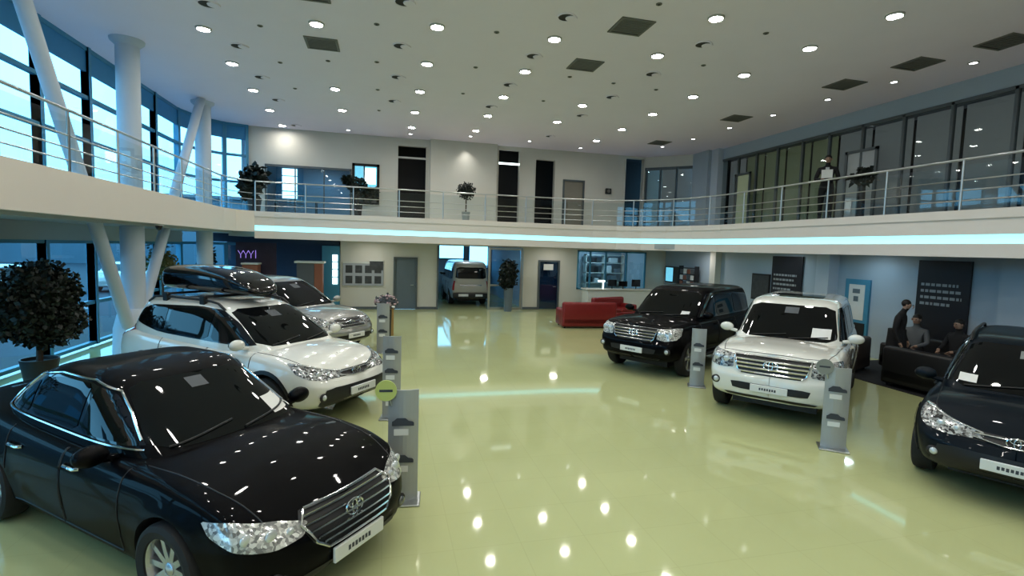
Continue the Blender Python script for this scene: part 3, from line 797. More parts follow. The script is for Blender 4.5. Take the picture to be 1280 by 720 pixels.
# ------------------------------------------------------------------ back wall, lower
def wallbox(name, a, b, m='wall'): return struct(MB().box(a, b).build(name, m))
def wall_with_holes(name, axis, v, th, u0, u1, z0, z1, holes, m):
    """wall on plane axis=v, spanning u and z, with rectangular openings"""
    us = sorted({u0, u1} | {h[0] for h in holes} | {h[1] for h in holes}); mb = MB()
    for a, b in zip(us, us[1:]):
        c = (a + b) / 2; spans = [(z0, z1)]
        for h in holes:
            if h[0] <= c <= h[1]:
                ns = []
                for s0, s1 in spans:
                    if h[2] > s0: ns.append((s0, min(s1, h[2])))
                    if h[3] < s1: ns.append((max(s0, h[3]), s1))
                spans = [q for q in ns if q[1] - q[0] > 1e-4]
        for s0, s1 in spans:
            if axis == 'y': mb.box((a, v, s0), (b, v + th, s1))
            else: mb.box((v, a, s0), (v + th, b, s1))
    return struct(mb.build(name, m))
wall_with_holes('wall_back', 'y', YB, .22, -1.72, 12.8, 0, 2.86, [(2.1, 5.8, 0, 2.65), (6.47, 7.45, 0, 2.15), (8.26, 11.6, .9, 2.62), (.35, 1.31, 0, 2.13)], 'wall')
struct(MB().box((2.1, 21.24, 0), (2.16, 21.3, 2.65)).box((-1.72, 21.27, 0), (.35, 21.3, .1)).box((1.31, 21.27, 0), (2.1, 21.3, .1)).box((5.8, 21.27, 0), (6.47, 21.3, .1)).box((7.45, 21.27, 0), (12.6, 21.3, .1)).build('baseboard_back', 'doorframe'))
struct(MB().box((-1.6, 21.56, 0), (1.28, 21.7, 3.2)).box((6.2, 21.56, 0), (7.9, 21.7, 3.2)).build('backing_behind_doors', 'navywall'))  # backing added to block sky light under and behind the doors
struct(MB().box((-6.0, 22.2, 0), (-1.72, 22.4, 2.86)).box((-1.75, 21.3, 0), (-1.7, 22.3, 2.86)).build('wall_niche', 'navywall'))
struct(MB().box((XW, YB, 2.55), (-1.7, YB + .3, 3.3)).build('trim_6', 'navywall'))
dn = 0
def door(x0, x1, z0, z1, y, panel_m, glassy=False, poster=False, nm=None, rot=0):
    global dn; dn += 1
    fr = MB(); w = .07
    fr.box((x0, y - .05, z0), (x0 + w, y + .1, z1)).box((x1 - w, y - .05, z0), (x1, y + .1, z1)).box((x0 + w, y - .05, z1 - w), (x1 - w, y + .1, z1))
    d = struct(fr.build('door_%d' % dn, 'doorframe'))
    MB().box((x0 + w, y + .02, z0), (x1 - w, y + .06, z1 - w)).build('door_leaf', panel_m, d)
    h = MB(); h.tube([(x1 - .16, y + .02, z0 + 1.0), (x1 - .16, y - .04, z0 + 1.0), (x1 - .28, y - .04, z0 + 1.0)], .011, 8).build('door_handle', 'steel', d, True)
    return d
door(.35, 1.31, 0, 2.13, YB, 'doorgrey')
d2 = door(6.47, 7.45, 0, 2.15, YB, 'doorglass')
MB().box((6.72, YB + .012, 1.72), (7.16, YB + .018, 1.98)).build('door_sign', 'paper', d2)
# rooms behind the back wall
struct(MB().box((1.3, 21.52, 0), (1.5, 29, 3.2)).box((5.95, 21.52, 0), (6.15, 29, 3.2)).box((8.0, 21.52, 0), (8.1, 25, 3.2)).box((12.0, 21.52, 0), (12.1, 25, 3.2)).box((6.15, 24.6, 0), (12.1, 24.8, 3.2)).build('wall_backroom', 'wall_cool'))
struct(MB().box((1.3, 21.52, 3.2), (12.1, 29.2, 3.3)).build('ceiling_backroom', 'wall_cool'))
wall_with_holes('wall_far', 'y', 28.9, .2, 1.3, 6.15, 0, 3.3, [(1.7, 2.7, 1.4, 3.1), (2.9, 4.4, 1.9, 3.1), (4.6, 5.8, 1.4, 3.1)], 'wall_cool')
for a, b in ((1.7, 2.7), (2.9, 4.4), (4.6, 5.8)):
    wn += 1; z0 = 1.9 if a == 2.9 else 1.4
    m = MB().box((a, 28.85, z0), (a + .07, 28.95, 3.1)).box((b - .07, 28.85, z0), (b, 28.95, 3.1)).box((a, 28.85, z0), (b, 28.95, z0 + .07)).box((a, 28.85, 3.03), (b, 28.95, 3.1))
    o = struct(m.build('window_%d' % wn, 'frame')); MB().add([(a, 28.9, z0), (b, 28.9, z0), (b, 28.9, 3.1), (a, 28.9, 3.1)], [(0, 1, 2, 3)]).build('pane', 'winglass', o)
gd = empty('glass_sliding_door', (4.25, 21.25, 0), label='open framed glass sliding door beside the parked van at the back', cat='door')
MB().box((0, -.04, 0), (.09, .04, 2.62)).box((1.40, -.04, 0), (1.48, .04, 2.62)).box((.09, -.04, 2.54), (1.4, .04, 2.62)).box((.09, -.03, 0), (1.4, .03, .1)).box((.09, -.03, 1.0), (.80, .03, 1.07)).build('door_frame', 'steel', gd)
MB().add([(.09, 0, .1), (1.4, 0, .1), (1.4, 0, 2.54), (.09, 0, 2.54)], [(0, 1, 2, 3)]).build('pane', 'doorglass', gd)
# display room glazing
wn += 1
m = MB()
for x in (8.26, 8.85, 9.6, 10.6, 11.54): m.box((x, 21.27, .9), (x + .06, 21.36, 2.62))
m.box((8.26, 21.27, .9), (11.6, 21.36, .96)).box((8.26, 21.27, 2.56), (11.6, 21.36, 2.62))
o = struct(m.build('window_%d' % wn, 'frame')); MB().add([(8.26, 21.32, .9), (11.6, 21.32, .9), (11.6, 21.32, 2.62), (8.26, 21.32, 2.62)], [(0, 1, 2, 3)]).build('pane', 'doorglass', o)
sh = empty('display_shelf', (9.9, 24.4, 0), label='pale shelf unit with small dark items seen through the showroom glazing', cat='shelf')
m = MB()
for z in (1.0, 1.5, 2.0, 2.4): m.box((-.1, -.35, z), (2.0, 0, z + .04))
for x in (-.1, .9, 1.96): m.box((x, -.35, 0), (x + .04, 0, 2.44))
m.build('frame', 'counter', sh)
for k, (x, z, w, h) in enumerate([(.0, 1.04, .3, .28), (.42, 1.04, .22, .2), (1.1, 1.04, .5, .35), (.1, 1.54, .5, .3), (1.05, 1.54, .28, .36), (1.5, 1.54, .3, .2), (.2, 2.04, .3, .25), (1.2, 2.04, .45, .25)]):
    b = MB().rbox((9.9 + x, 24.08, z), (9.9 + x + w, 24.3, z + h), .03).build('accessory_box', ('black', 'plate', 'doorgrey')[k % 3])
    tag(b, ('dark', 'white', 'grey blue')[k % 3] + ' accessory box on the ' + {1.04: 'lowest', 1.54: 'middle', 2.04: 'top'}[z] + ' board of the glazed shelf, ' + ('at its left end', 'left of its middle', 'right of its upright', 'at the left half', 'just right of its upright', 'at its right end', 'at its left side', 'at its right side')[k], 'box')
wn += 1
o = struct(MB().box((8.4, 24.52, .9), (9.3, 24.6, 2.6)).build('window_%d' % wn, 'frame')); MB().box((8.47, 24.5, 1.0), (9.23, 24.52, 2.5)).build('pane', 'monitor', o)
# left niche lit window
wn += 1
o = struct(MB().box((-2.38, 21.26, 0), (-1.72, 21.32, 2.5)).build('window_%d' % wn, 'frame')); m = MB()
for k in range(4): m.box((-1.99, 21.24, 1.0 + .30 * k), (-1.80, 21.26, 1.26 + .30 * k))
m.build('pane', 'lampglow', o)
# wall display with shelf pictures
pb = empty('picture_board', (-1.6, 21.28, .96), label='grey wall board of small dark pictures left of the grey door', cat='board')
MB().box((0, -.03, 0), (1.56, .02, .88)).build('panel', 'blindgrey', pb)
m = MB().box((.0, -.05, .88), (1.0, .02, .94)).box((1.0, -.05, .98), (1.56, .02, 1.02)); m.build('top_rail', 'counter', pb)
for k in range(8): MB().box((.1 + .37 * (k % 4), -.04, .5 - .42 * (k // 4)), (.36 + .37 * (k % 4), -.03, .80 - .42 * (k // 4))).build('picture', 'posterdark', pb)
MB().box((1.02, -.05, .62), (1.54, -.03, .98)).build('dark_header', 'posterdark', pb)

# reception counter with lamp, sofa
ct = empty('reception_counter', (8.1, 19.6, 0), label='long white reception counter behind the red sofa', cat='counter')
MB().rbox((0, 0, 0), (2.9, .6, 1.0), .03).build('body', 'counter', ct); MB().rbox((-.05, -.06, 1.0), (2.95, .66, 1.05), .02).build('top', 'wall', ct)
MB().box((.1, -.01, .2), (2.8, 0, .26)).build('groove', 'steel', ct)
dl = empty('desk_lamp', (8.75, 19.75, 1.05), label='glowing white lamp column standing on the reception counter', cat='lamp')
MB().rbox((-.12, -.06, .28), (.16, .06, .36), .02).build('lamp_shade', 'lampglow', dl); MB().cyl((.1, 0, 0), (.1, 0, .3), .03, 12).build('stem', 'lampglow', dl, True)
for k, (x, h) in enumerate([(9.3, .28), (9.8, .22), (10.4, .3)]):
    mo = empty('computer_monitor', (x, 19.85, 1.05), label='small dark monitor on the white reception counter, ' + ('nearest the glowing lamp', 'the middle and lowest of three', 'farthest right of three')[k], cat='monitor')
    MB().rbox((-.2, -.02, .1), (.2, .02, .1 + h), .01).build('screen', 'gloss_black', mo); MB().cyl((0, 0, 0), (0, 0, .12), .02, 10).build('stand', 'black', mo, True)

def sofa(loc, rz, w, m, label, seatm=None, d=.9, h=.85, cushions=2, name='sofa', cat='sofa'):
    s = empty(name, loc, rz, label=label, cat=cat)
    MB().rbox((-w / 2, -d / 2, .06), (w / 2, d / 2, .36), .05).build('base', m, s, True)
    MB().rbox((-w / 2, d / 2 - .22, .1), (w / 2, d / 2, h), .07).build('backrest', m, s, True)
    for q in (-1, 1):
        x0, x1 = sorted((q * (w / 2 - .18), q * w / 2)); MB().rbox((x0, -d / 2, .1), (x1, d / 2 - .1, .62), .06).build('armrest', m, s, True)
    cw = (w - .36) / cushions
    for k in range(cushions):
        x0 = -w / 2 + .18 + k * cw; MB().rbox((x0 + .01, -d / 2 + .01, .34), (x0 + cw - .01, d / 2 - .2, .48), .05).build('seat_cushion', seatm or m, s, True)
    for a in (-1, 1):
        for b in (-1, 1): MB().cyl((a * (w / 2 - .1), b * (d / 2 - .1), 0), (a * (w / 2 - .1), b * (d / 2 - .1), .08), .025, 10).build('leg', 'black', s, True)
    return s
sofa((6.75, 16.4, 0), R(180 - 4), 1.9, 'redfab', 'dark red leather sofa with its back to the hall, left of the black off-roader', d=.95, h=.88)
sofa((8.5, 17.9, 0), R(20), 1.6, 'redfab', 'dark red leather sofa half hidden behind the black off-roader roof', d=.9, h=.85)

# cabinet, purple display in the left niche
cb = empty('display_cabinet', (-3.1, 19.9, 0), label='dark cabinet with pale top and orange brown side in the navy niche', cat='cabinet')
MB().rbox((0, 0, 0), (.6, .5, 1.85), .02).build('body', 'clothgrey', cb); MB().rbox((-.08, -.05, 1.85), (.95, .55, 1.93), .02).build('top', 'counter', cb)
MB().rbox((.6, .0, 0), (.88, .5, 1.85), .02).build('side_panel', 'terracotta', cb)
db = empty('display_board', (-5.2, 20.3, 0), label='dark purple display board with a zigzag neon sign at the left niche', cat='board')
MB().box((0, 0, .3), (1.35, .06, 2.55)).build('panel', 'purple', db)
m = MB()
for k in range(3): m.tube([(.08 + .17 * k, -.02, 2.25), (.165 + .17 * k, -.02, 2.1), (.25 + .17 * k, -.02, 2.25)], .012, 6); m.tube([(.165 + .17 * k, -.02, 2.1), (.165 + .17 * k, -.02, 1.98)], .012, 6)
m.tube([(.66, -.02, 2.27), (.66, -.02, 1.98)], .012, 6); m.build('neon_sign', 'neon', db, True)
bx = empty('terracotta_planter', (-4.55, 19.7, 0), label='reddish brown planter box with pale rim before the purple board', cat='planter')
MB().rbox((-.25, -.25, 0), (.25, .25, 1.78), .03).build('body', 'terracotta', bx); MB().rbox((-.28, -.28, 1.78), (.28, .28, 1.84), .02).build('rim', 'counter', bx)

# ------------------------------------------------------------------ upper storey, back
UW = 21.42
wall_with_holes('wall_back_upper', 'y', UW, .2, -5.1, 13.4, ZS, ZC, [(-4.45, -1.30, ZS, 5.52), (-1.28, -.24, 4.15, 5.78), (.48, 1.59, ZS, 6.6), (4.61, 5.52, ZS, 6.75), (6.24, 7.1, ZS, 6.45), (7.5, 8.5, ZS, 5.68), (10.44, 11.31, ZS, 6.8)], 'wall')
struct(MB().box((1.75, UW - .25, ZS), (4.5, UW - .01, ZC)).build('wall_centre', 'wall'))
struct(MB().box((-5.1, 24.4, ZS), (-.1, 24.6, ZC)).box((-5.3, 21.6, ZS), (-5.1, 24.6, ZC)).build('wall_office', 'wall_cool'))
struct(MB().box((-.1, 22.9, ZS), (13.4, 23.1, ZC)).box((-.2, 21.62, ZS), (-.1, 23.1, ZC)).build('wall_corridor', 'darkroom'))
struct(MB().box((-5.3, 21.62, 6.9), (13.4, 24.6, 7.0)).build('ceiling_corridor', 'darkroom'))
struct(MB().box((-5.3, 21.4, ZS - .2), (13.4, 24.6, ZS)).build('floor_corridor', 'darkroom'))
wn += 1
m = MB().box((-4.45, 21.40, 5.46), (-1.30, 21.5, 5.54)).box((-4.45, 21.40, ZS), (-4.39, 21.5, 5.5)).box((-1.36, 21.40, ZS), (-1.30, 21.5, 5.5))
for x in (-3.4, -2.35): m.box((x, 21.42, ZS), (x + .04, 21.48, 5.5))
o = struct(m.build('window_%d' % wn, 'doorframe')); MB().add([(-4.45, 21.45, ZS), (-1.3, 21.45, ZS), (-1.3, 21.45, 5.5), (-4.45, 21.45, 5.5)], [(0, 1, 2, 3)]).build('pane', 'doorglass', o)
wn += 1
o = struct(MB().box((-4.6, 24.3, 4.3), (-3.5, 24.39, 5.95)).build('window_%d' % wn, 'frame')); m = MB()
for k in range(4): m.box((-4.35, 24.27, 4.5 + .33 * k), (-3.75, 24.3, 4.79 + .33 * k))
m.build('pane', 'lampglow', o)
od = empty('office_desk', (-3.6, 23.2, ZS), label='grey desk inside the glazed office on the back balcony', cat='desk')
MB().box((-.9, -.3, .7), (.9, .3, .75)).build('top', 'counter', od)
for a in (-.8, .76): MB().box((a, -.28, 0), (a + .04, .28, .7)).build('leg', 'black', od)
wn += 1
m = MB().box((-1.28, 21.38, 4.15), (-1.18, 21.5, 5.78)).box((-.34, 21.38, 4.15), (-.24, 21.5, 5.78)).box((-1.28, 21.38, 5.68), (-.24, 21.5, 5.78)).box((-1.28, 21.38, 4.15), (-.24, 21.5, 4.25)).box((-.85, 21.40, 4.2), (-.80, 21.48, 5.7))
o = struct(m.build('window_%d' % wn, 'gloss_black')); MB().add([(-1.28, 21.45, 4.6), (-.24, 21.45, 4.6), (-.24, 21.45, 5.78), (-1.28, 21.45, 5.78)], [(0, 1, 2, 3)]).build('pane', 'monitor', o)
MB().box((-1.18, 21.44, 4.25), (-.34, 21.48, 4.75)).build('lower_panel', 'posterdark', o)
MB().box((-.78, 21.42, 5.0), (-.38, 21.445, 5.62)).build('bright_pane', 'lampglow', o)
for x0, x1, z in ((.48, 1.59, 6.1), (4.61, 5.52, 6.15)):
    struct(MB().box((x0, 21.40, z), (x1, 21.5, z + .07)).build('trim_%d' % (7 if x0 < 1 else 8), 'lampglow' if x0 > 4 else 'trimwhite'))
struct(MB().box((.44, 21.38, ZS), (.48, 21.45, 6.6)).box((1.59, 21.38, ZS), (1.63, 21.45, 6.6)).box((4.57, 21.38, ZS), (4.61, 21.45, 6.75)).box((5.52, 21.38, ZS), (5.58, 21.45, 6.75)).box((6.2, 21.38, ZS), (6.24, 21.45, 6.45)).box((7.1, 21.38, ZS), (7.16, 21.45, 6.45)).box((10.38, 21.38, ZS), (10.44, 21.45, 6.8)).box((11.31, 21.38, ZS), (11.38, 21.45, 6.8)).build('trim_9', 'wall'))
door(7.5, 8.5, ZS, 5.68, UW, 'doorbeige')
sp_ = empty('wall_speaker', (9.62, 21.40, 5.28), label='small black wall box between the beige door and the corner doorway', cat='speaker')
MB().rbox((-.13, -.1, -.12), (.13, .01, .12), .02).build('housing', 'black', sp_); MB().lathe([(.001, -.105), (.07, -.105), (.08, -.10)], 20, 'y').build('grille', 'ventgrey', sp_, True)

# ------------------------------------------------------------------ right side, upper glass partition
XG = 13.3
struct(MB().box((XG, YN, 6.45), (14.2, 18.5, ZC)).box((12.9, 18.9, ZS), (13.1, 20.0, ZC)).build('wall_right_upper', 'wall_cool'))
struct(MB().box((13.05, 18.45, ZS), (13.5, 18.9, ZC)).build('trim_10', 'column'))
mull = [1.5, 3.2, 4.9, 6.6, 8.45, 9.75, 10.95, 12.15, 13.3, 14.35, 15.45, 16.5, 17.5, 18.5]
for a, b in zip(mull, mull[1:]):
    wn += 1
    m = MB().box((XG - .04, a - .035, ZS), (XG + .05, a + .035, 6.45)).box((XG - .04, a, 6.38), (XG + .05, b, 6.46)).box((XG - .04, a, ZS), (XG + .05, b, ZS + .08))
    o = struct(m.build('window_%d' % wn, 'doorframe'))
    MB().add([(XG, a, ZS), (XG, b, ZS), (XG, b, 6.45), (XG, a, 6.45)], [(0, 1, 2, 3)]).build('pane', 'partglass', o)
    g = 13.6 < (a + b) / 2 < 17.2
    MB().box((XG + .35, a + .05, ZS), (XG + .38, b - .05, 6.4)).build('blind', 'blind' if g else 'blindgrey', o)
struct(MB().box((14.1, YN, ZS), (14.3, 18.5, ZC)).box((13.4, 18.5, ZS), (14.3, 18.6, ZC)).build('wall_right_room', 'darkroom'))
wn += 1
m = MB().prism([(12.95, 19.95, ZS), (13.0, 20.02, ZS), (11.42, 21.46, ZS), (11.36, 21.4, ZS)], (0, 0, .08)).prism([(12.95, 19.95, 6.3), (13.0, 20.02, 6.3), (11.42, 21.46, 6.3), (11.36, 21.4, 6.3)], (0, 0, .12))
for t in (0, .33, .66, .95): 
    x, y = 12.95 + (11.38 - 12.95) * t, 19.98 + (21.42 - 19.98) * t; m.box((x - .035, y - .035, ZS), (x + .035, y + .035, 6.4))
o = struct(m.build('window_%d' % wn, 'doorframe'))
MB().add([(12.95, 19.98, ZS), (11.38, 21.42, ZS), (11.38, 21.42, 6.4), (12.95, 19.98, 6.4)], [(0, 1, 2, 3)]).build('pane', 'partglass', o)
struct(MB().prism([(12.95, 19.98, 6.4), (11.38, 21.42, 6.4), (11.5, 21.6, 6.4), (13.1, 20.1, 6.4)], (0, 0, .5)).build('wall_diagonal', 'wall'))
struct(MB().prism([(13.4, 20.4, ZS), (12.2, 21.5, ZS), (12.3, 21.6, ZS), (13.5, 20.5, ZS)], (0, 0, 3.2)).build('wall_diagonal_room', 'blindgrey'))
dn += 1
d = struct(MB().box((XG - .06, 11.62, ZS), (XG - .0, 11.70, 5.75)).box((XG - .06, 12.58, ZS), (XG, 12.66, 5.75)).box((XG - .06, 11.62, 5.67), (XG, 12.66, 5.75)).build('door_%d' % dn, 'doorframe'))
MB().box((XG - .03, 11.7, ZS), (XG - .01, 12.58, 5.67)).build('door_leaf', 'standgrey', d)
dn += 1
d = struct(MB().box((XG - .06, 16.75, ZS), (XG - .0, 16.82, 5.75)).box((XG - .06, 17.55, ZS), (XG, 17.62, 5.75)).box((XG - .06, 16.75, 5.67), (XG, 17.62, 5.75)).build('door_%d' % dn, 'doorframe'))
MB().box((XG - .03, 16.82, ZS), (XG - .01, 17.55, 5.67)).build('door_leaf', 'blind', d)

# ------------------------------------------------------------------ right side, lower
struct(MB().box((XR, YN, 0), (XR + .2, YB + .2, 2.86)).build('wall_right', 'wall_cool'))
struct(MB().box((12.25, 11.95, 0), (XR, 12.4, 2.8)).build('trim_11', 'column'))
struct(MB().box((12.3, 6.9, 0), (XR, 7.8, 2.8)).build('trim_12', 'wall_cool'))
struct(MB().box((12.35, 17.25, 0), (XR, 17.6, 2.8)).build('trim_13', 'wall'))
struct(MB().box((10.0, YN, 0.0), (XR, 10.4, .012)).build('floor_carpet', 'carpet'))
def banner(y0, y1, z0, z1, label, tz, rows):
    b = empty('wall_banner', (XR - .04, (y0 + y1) / 2, z0), label=label, cat='banner'); w = y1 - y0
    MB().box((-.02, -w / 2, 0), (.02, w / 2, z1 - z0)).build('panel', 'banner', b)
    rnd = random.Random(3)
    for r_, L in enumerate(rows):
        m = MB()
        z = tz - z0 - .15 * r_; y = w / 2 - .1; end = w / 2 - .1 - (w - .2) * L
        while y > end:
            l = rnd.uniform(.05, .14); m.box((-.026, max(end, y - l), z), (-.022, y, z + .065)); y -= l + .03
        m.build('text_line', 'bannertext', b)
banner(13.21, 14.49, .75, 2.62, 'black wall banner with pale text lines above the white off-roader roof', 1.98, (.9, .8, .9, .7))
banner(8.5, 9.66, .5, 2.62, 'black wall banner with four pale text lines behind the dark blue crossover', 2.02, (.86, .95, .95, .7))
fp = empty('framed_notice', (XR - .03, 11.27, .45), label='tall teal framed notice panel between the white column and standing person', cat='notice')
MB().box((-.03, -.37, 0), (.03, .37, 1.6)).build('frame', 'frame', fp); MB().box((-.04, -.24, .5), (-.03, .24, 1.46)).build('sheet', 'paper', fp)
MB().box((-.045, -.1, 1.22), (-.04, .12, 1.34)).box((-.045, -.06, 1.0), (-.04, .08, 1.14)).build('print', 'doorgrey', fp); MB().box((-.05, -.3, 0), (-.03, .3, .42)).build('lower_box', 'black', fp)
pc = empty('brown_poster', (XR - .03, 15.0, 1.1), label='dark brown mottled poster left of the black banner', cat='poster')
MB().box((-.03, -.42, 0), (.03, .42, .9)).build('frame', 'black', pc); MB().box((-.035, -.38, .05), (-.03, .38, .85)).build('picture', 'posterdark', pc)
ls = empty('blue_light_box', (XR - .03, 20.6, 1.3), label='small bright blue light box in the far right back corner', cat='light box')
MB().box((-.04, -.55, 0), (.03, .55, .72)).build('frame', 'gloss_black', ls); MB().box((-.05, -.1, .05), (-.04, .48, .67)).build('screen', 'monitor', ls)
rk = empty('brochure_rack', (XR - .25, 19.0, 0), label='brochure rack with pinkish leaflets beside the blue light box', cat='rack')
m = MB()
for z in (1.25, 1.5, 1.75, 2.0): m.box((-.1, -.55, z), (.1, .55, z + .03))
m.box((-.1, -.58, 0), (.1, -.55, 2.1)).box((-.1, .55, 0), (.1, .58, 2.1)); m.build('frame', 'black', rk)
for k in range(12): MB().box((-.11, -.5 + .26 * (k % 4), 1.28 + .25 * (k // 4)), (-.09, -.30 + .26 * (k % 4), 1.47 + .25 * (k // 4))).build('leaflet', ('terracotta', 'paper', 'clothgrey')[k % 3], rk)
struct(MB().box((XW - .1, YN - .2, 0), (14.6, YN, ZC)).build('wall_front', 'wall'))

# ------------------------------------------------------------------ ceiling fittings
MAIN = [(-3.64,12.05),(-3.65,14.12),(-3.68,16.33),(-3.70,18.58),(-3.72,20.84),(-1.35,11.07),(-1.39,15.41),(-1.38,17.72),(0.95,10.46),(0.92,12.59),(0.90,14.83),(0.90,17.12),(0.90,19.32),(3.31,10.30),(3.25,12.33),(3.22,14.55),(3.21,16.73),(3.20,18.97),(5.80,8.51),(5.72,10.44),(5.62,14.57),(5.55,16.66),(8.66,7.48),(8.42,9.10),(8.25,10.87),(8.11,12.75),(8.00,14.72),(8.01,16.86),(7.93,18.92)]
SMALL = [(12.27,8.68),(11.89,10.15),(11.61,11.79),(11.42,13.59),(11.26,15.41),(11.14,17.33),(10.83,19.00),(-3.74,20.7),(-1.39,20.7),(0.91,20.48),(3.17,20.02),(5.54,20.00),(7.90,20.52)]
GIM = [(-3.19,10.80),(-3.19,12.85),(-3.20,15.03),(-3.21,17.22),(-3.25,20.66),(0.28,9.63),(0.29,11.69),(0.27,13.82),(0.21,16.10),(3.21,9.31),(3.17,11.33),(3.13,13.46),(3.08,15.68),(6.03,15.67),(6.02,18.88),(6.29,9.62),(6.21,11.52),(6.09,13.55)]
DET = [(-2.47,11.55),(-0.20,10.74),(2.12,10.37),(-2.49,13.69),(-1.35,13.19),(-0.23,12.89),(2.06,12.48),(-2.49,15.80),(-0.24,15.12),(2.08,14.66),(-0.23,17.39),(4.41,14.57),(4.41,12.38),(7.10,8.79),(7.00,10.65),(6.90,12.58),(5.63,12.47),(4.56,8.36)]
VENT = [(-1.32,9.75),(-1.36,12.13),(4.46,11.5),(4.52,9.32),(11.66,7.71),(11.26,9.10),(10.99,10.69),(10.67,14.30),(10.36,18.4)]
# the same fittings carry on overhead, nearer than the frame shows
BEHIND = [(x, y) for x in (-3.64, -1.35, .93, 3.3, 5.75, 8.5) for y in (7.9, 5.7, 3.5, 1.3, -.9, -3.1) if not (x == 5.75 and y > 7) and not (x == 8.5 and y > 5.8)] + [(-3.64, 10.0), (-1.35, 8.9)][:1]
def fitting(pts, parts, name, label, cat, group, unseen=()):
    root = None
    for i, (x, y) in enumerate(list(pts) + list(unseen)):
        if root is None:
            root = empty(name, (x, y, ZC), label=label, cat=cat, group=group)
            for pn, mb, m in parts: mb.build(pn, m, root, True)
            kids = {root.name: list(root.children)}
        else:
            c = root.copy(); COL.objects.link(c); c.location = (x, y, ZC)
            for ch in kids[root.name]:
                k = ch.copy(); COL.objects.link(k); k.parent = c
fitting(MAIN, [('trim_ring', MB().lathe([(.118, -.004), (.120, -.034), (.145, -.030), (.152, .01)], 28, caps=False), 'trimwhite'), ('lamp', MB().lathe([(.001, -.030), (.06, -.028), (.10, -.022), (.118, -.012)], 28, caps=False), 'lightdisc')],
        'recessed_downlight', 'round recessed downlight glowing bright white in the hall ceiling grid', 'downlight', 'bright downlights of the ceiling grid', BEHIND)
fitting(SMALL, [('trim_ring', MB().lathe([(.07, -.004), (.07, -.02), (.10, -.014), (.105, .01)], 24, caps=False), 'trimwhite'), ('lamp', MB().lathe([(.001, -.010), (.071, -.010)], 24, caps=False), 'smalldisc')],
        'ceiling_spot', 'small dim ceiling spot in the row washing the walls', 'spotlight', 'small wall washing spots', [(12.4, 6.9), (12.4, 5.2), (12.4, 3.5)])
fitting(GIM, [('recess', MB().lathe([(.001, -.012), (.15, -.012)], 24, caps=False), 'darkhole'), ('trim_ring', MB().lathe([(.15, -.003), (.152, -.02), (.172, -.016), (.176, .01)], 24, caps=False), 'ceiling'), ('lamp_head', MB().lathe([(.001, -.03), (.105, -.026), (.115, -.008)], 24, 'z', (.10, .01, 0), caps=False), 'ceiling')],
        'gimbal_light', 'unlit tilting ceiling light with dark recess beside the glowing downlights', 'ceiling light', 'unlit tilting ceiling lights', [(-3.19, 8.6), (.28, 7.4), (3.2, 7.1)])
fitting(DET, [('base', MB().lathe([(.055, .01), (.052, -.012), (.03, -.016)], 18), 'ventgrey'), ('sensor', MB().lathe([(.028, -.015), (.022, -.022), (.001, -.024)], 14), 'darkhole')],
        'smoke_detector', 'tiny dark ceiling sensor between the rows of downlights', 'sensor', 'small ceiling sensors')
vm = MB().box((-.34, -.34, -.02), (-.29, .34, 0)).box((.29, -.34, -.02), (.34, .34, 0)).box((-.29, -.34, -.02), (.29, -.29, 0)).box((-.29, .29, -.02), (.29, .34, 0))
vs_ = MB()
for k in range(9): vs_.box((-.29, -.27 + k * .06, -.018), (.29, -.235 + k * .06, -.006))
fitting(VENT, [('frame', vm, 'ventgrey'), ('slats', vs_, 'ventgrey'), ('backing', MB().box((-.29, -.29, -.005), (.29, .29, -.001)), 'darkhole')],
        'ceiling_vent', 'square dark grey slatted air vent set in the hall ceiling', 'vent', 'square ceiling vents')
# ------------------------------------------------------------------ plants
def foliage(mb, c, rx, ry, rz, n, size, rnd, shell=.5):
    for _ in range(n):
        while True:
            p = Vector((rnd.uniform(-1, 1), rnd.uniform(-1, 1), rnd.uniform(-1, 1)))
            if shell < p.length < 1: break
        q = Vector((c[0] + p.x * rx, c[1] + p.y * ry, c[2] + p.z * rz)); s = size * rnd.uniform(.6, 1.3)
        a = Vector((rnd.gauss(0, 1), rnd.gauss(0, 1), rnd.gauss(-.2, .8))).normalized(); b = a.orthogonal().normalized()
        b = (Matrix.Rotation(rnd.uniform(0, 6.28), 3, a) @ b) * .36
        mb.add([q, q + a * s * .5 + b * s, q + a * s, q + a * s * .5 - b * s], [(0, 1, 2, 3)])
def potted(name, loc, label, cat, crown, stems, pot, leafm='leaf', n=600, size=.12, seed=1, core=True):
    r = empty(name, loc, label=label, cat=cat); rnd = random.Random(seed)
    f = MB()
    for (c, rx, ry, rz) in crown:
        foliage(f, c, rx, ry, rz, n, size, rnd)
        if core: f.ellipsoid(c, rx * .72, ry * .72, rz * .72, 12, 8)
    f.build('foliage', leafm, r)
    s = MB()
    for pts, ra in stems: s.tube(pts, ra, 8)
    s.build('stem', 'trunk', r, True)
    rt, rb, h, m = pot
    MB().lathe([(.001, 0), (rb, 0), (rt, h), (rt * .9, h), (rt * .88, h - .05), (.001, h - .05)], 28).build('pot', m, r, True)
    return r
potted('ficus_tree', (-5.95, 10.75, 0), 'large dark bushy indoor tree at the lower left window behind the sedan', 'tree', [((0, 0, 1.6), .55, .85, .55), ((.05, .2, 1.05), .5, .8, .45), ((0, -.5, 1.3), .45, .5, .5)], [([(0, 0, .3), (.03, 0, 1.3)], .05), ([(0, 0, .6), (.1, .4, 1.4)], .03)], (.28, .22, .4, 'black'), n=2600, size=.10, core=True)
potted('topiary_ball', (-6.05, 16.3, 0), 'olive green ball topiary on a thin trunk behind the white crossover', 'plant', [((0, 0, 1.85), .42, .42, .42)], [([(0, 0, .3), (0, 0, 1.6)], .03)], (.22, .16, .4, 'pot'), 'leaf2', n=900, size=.09, seed=3)
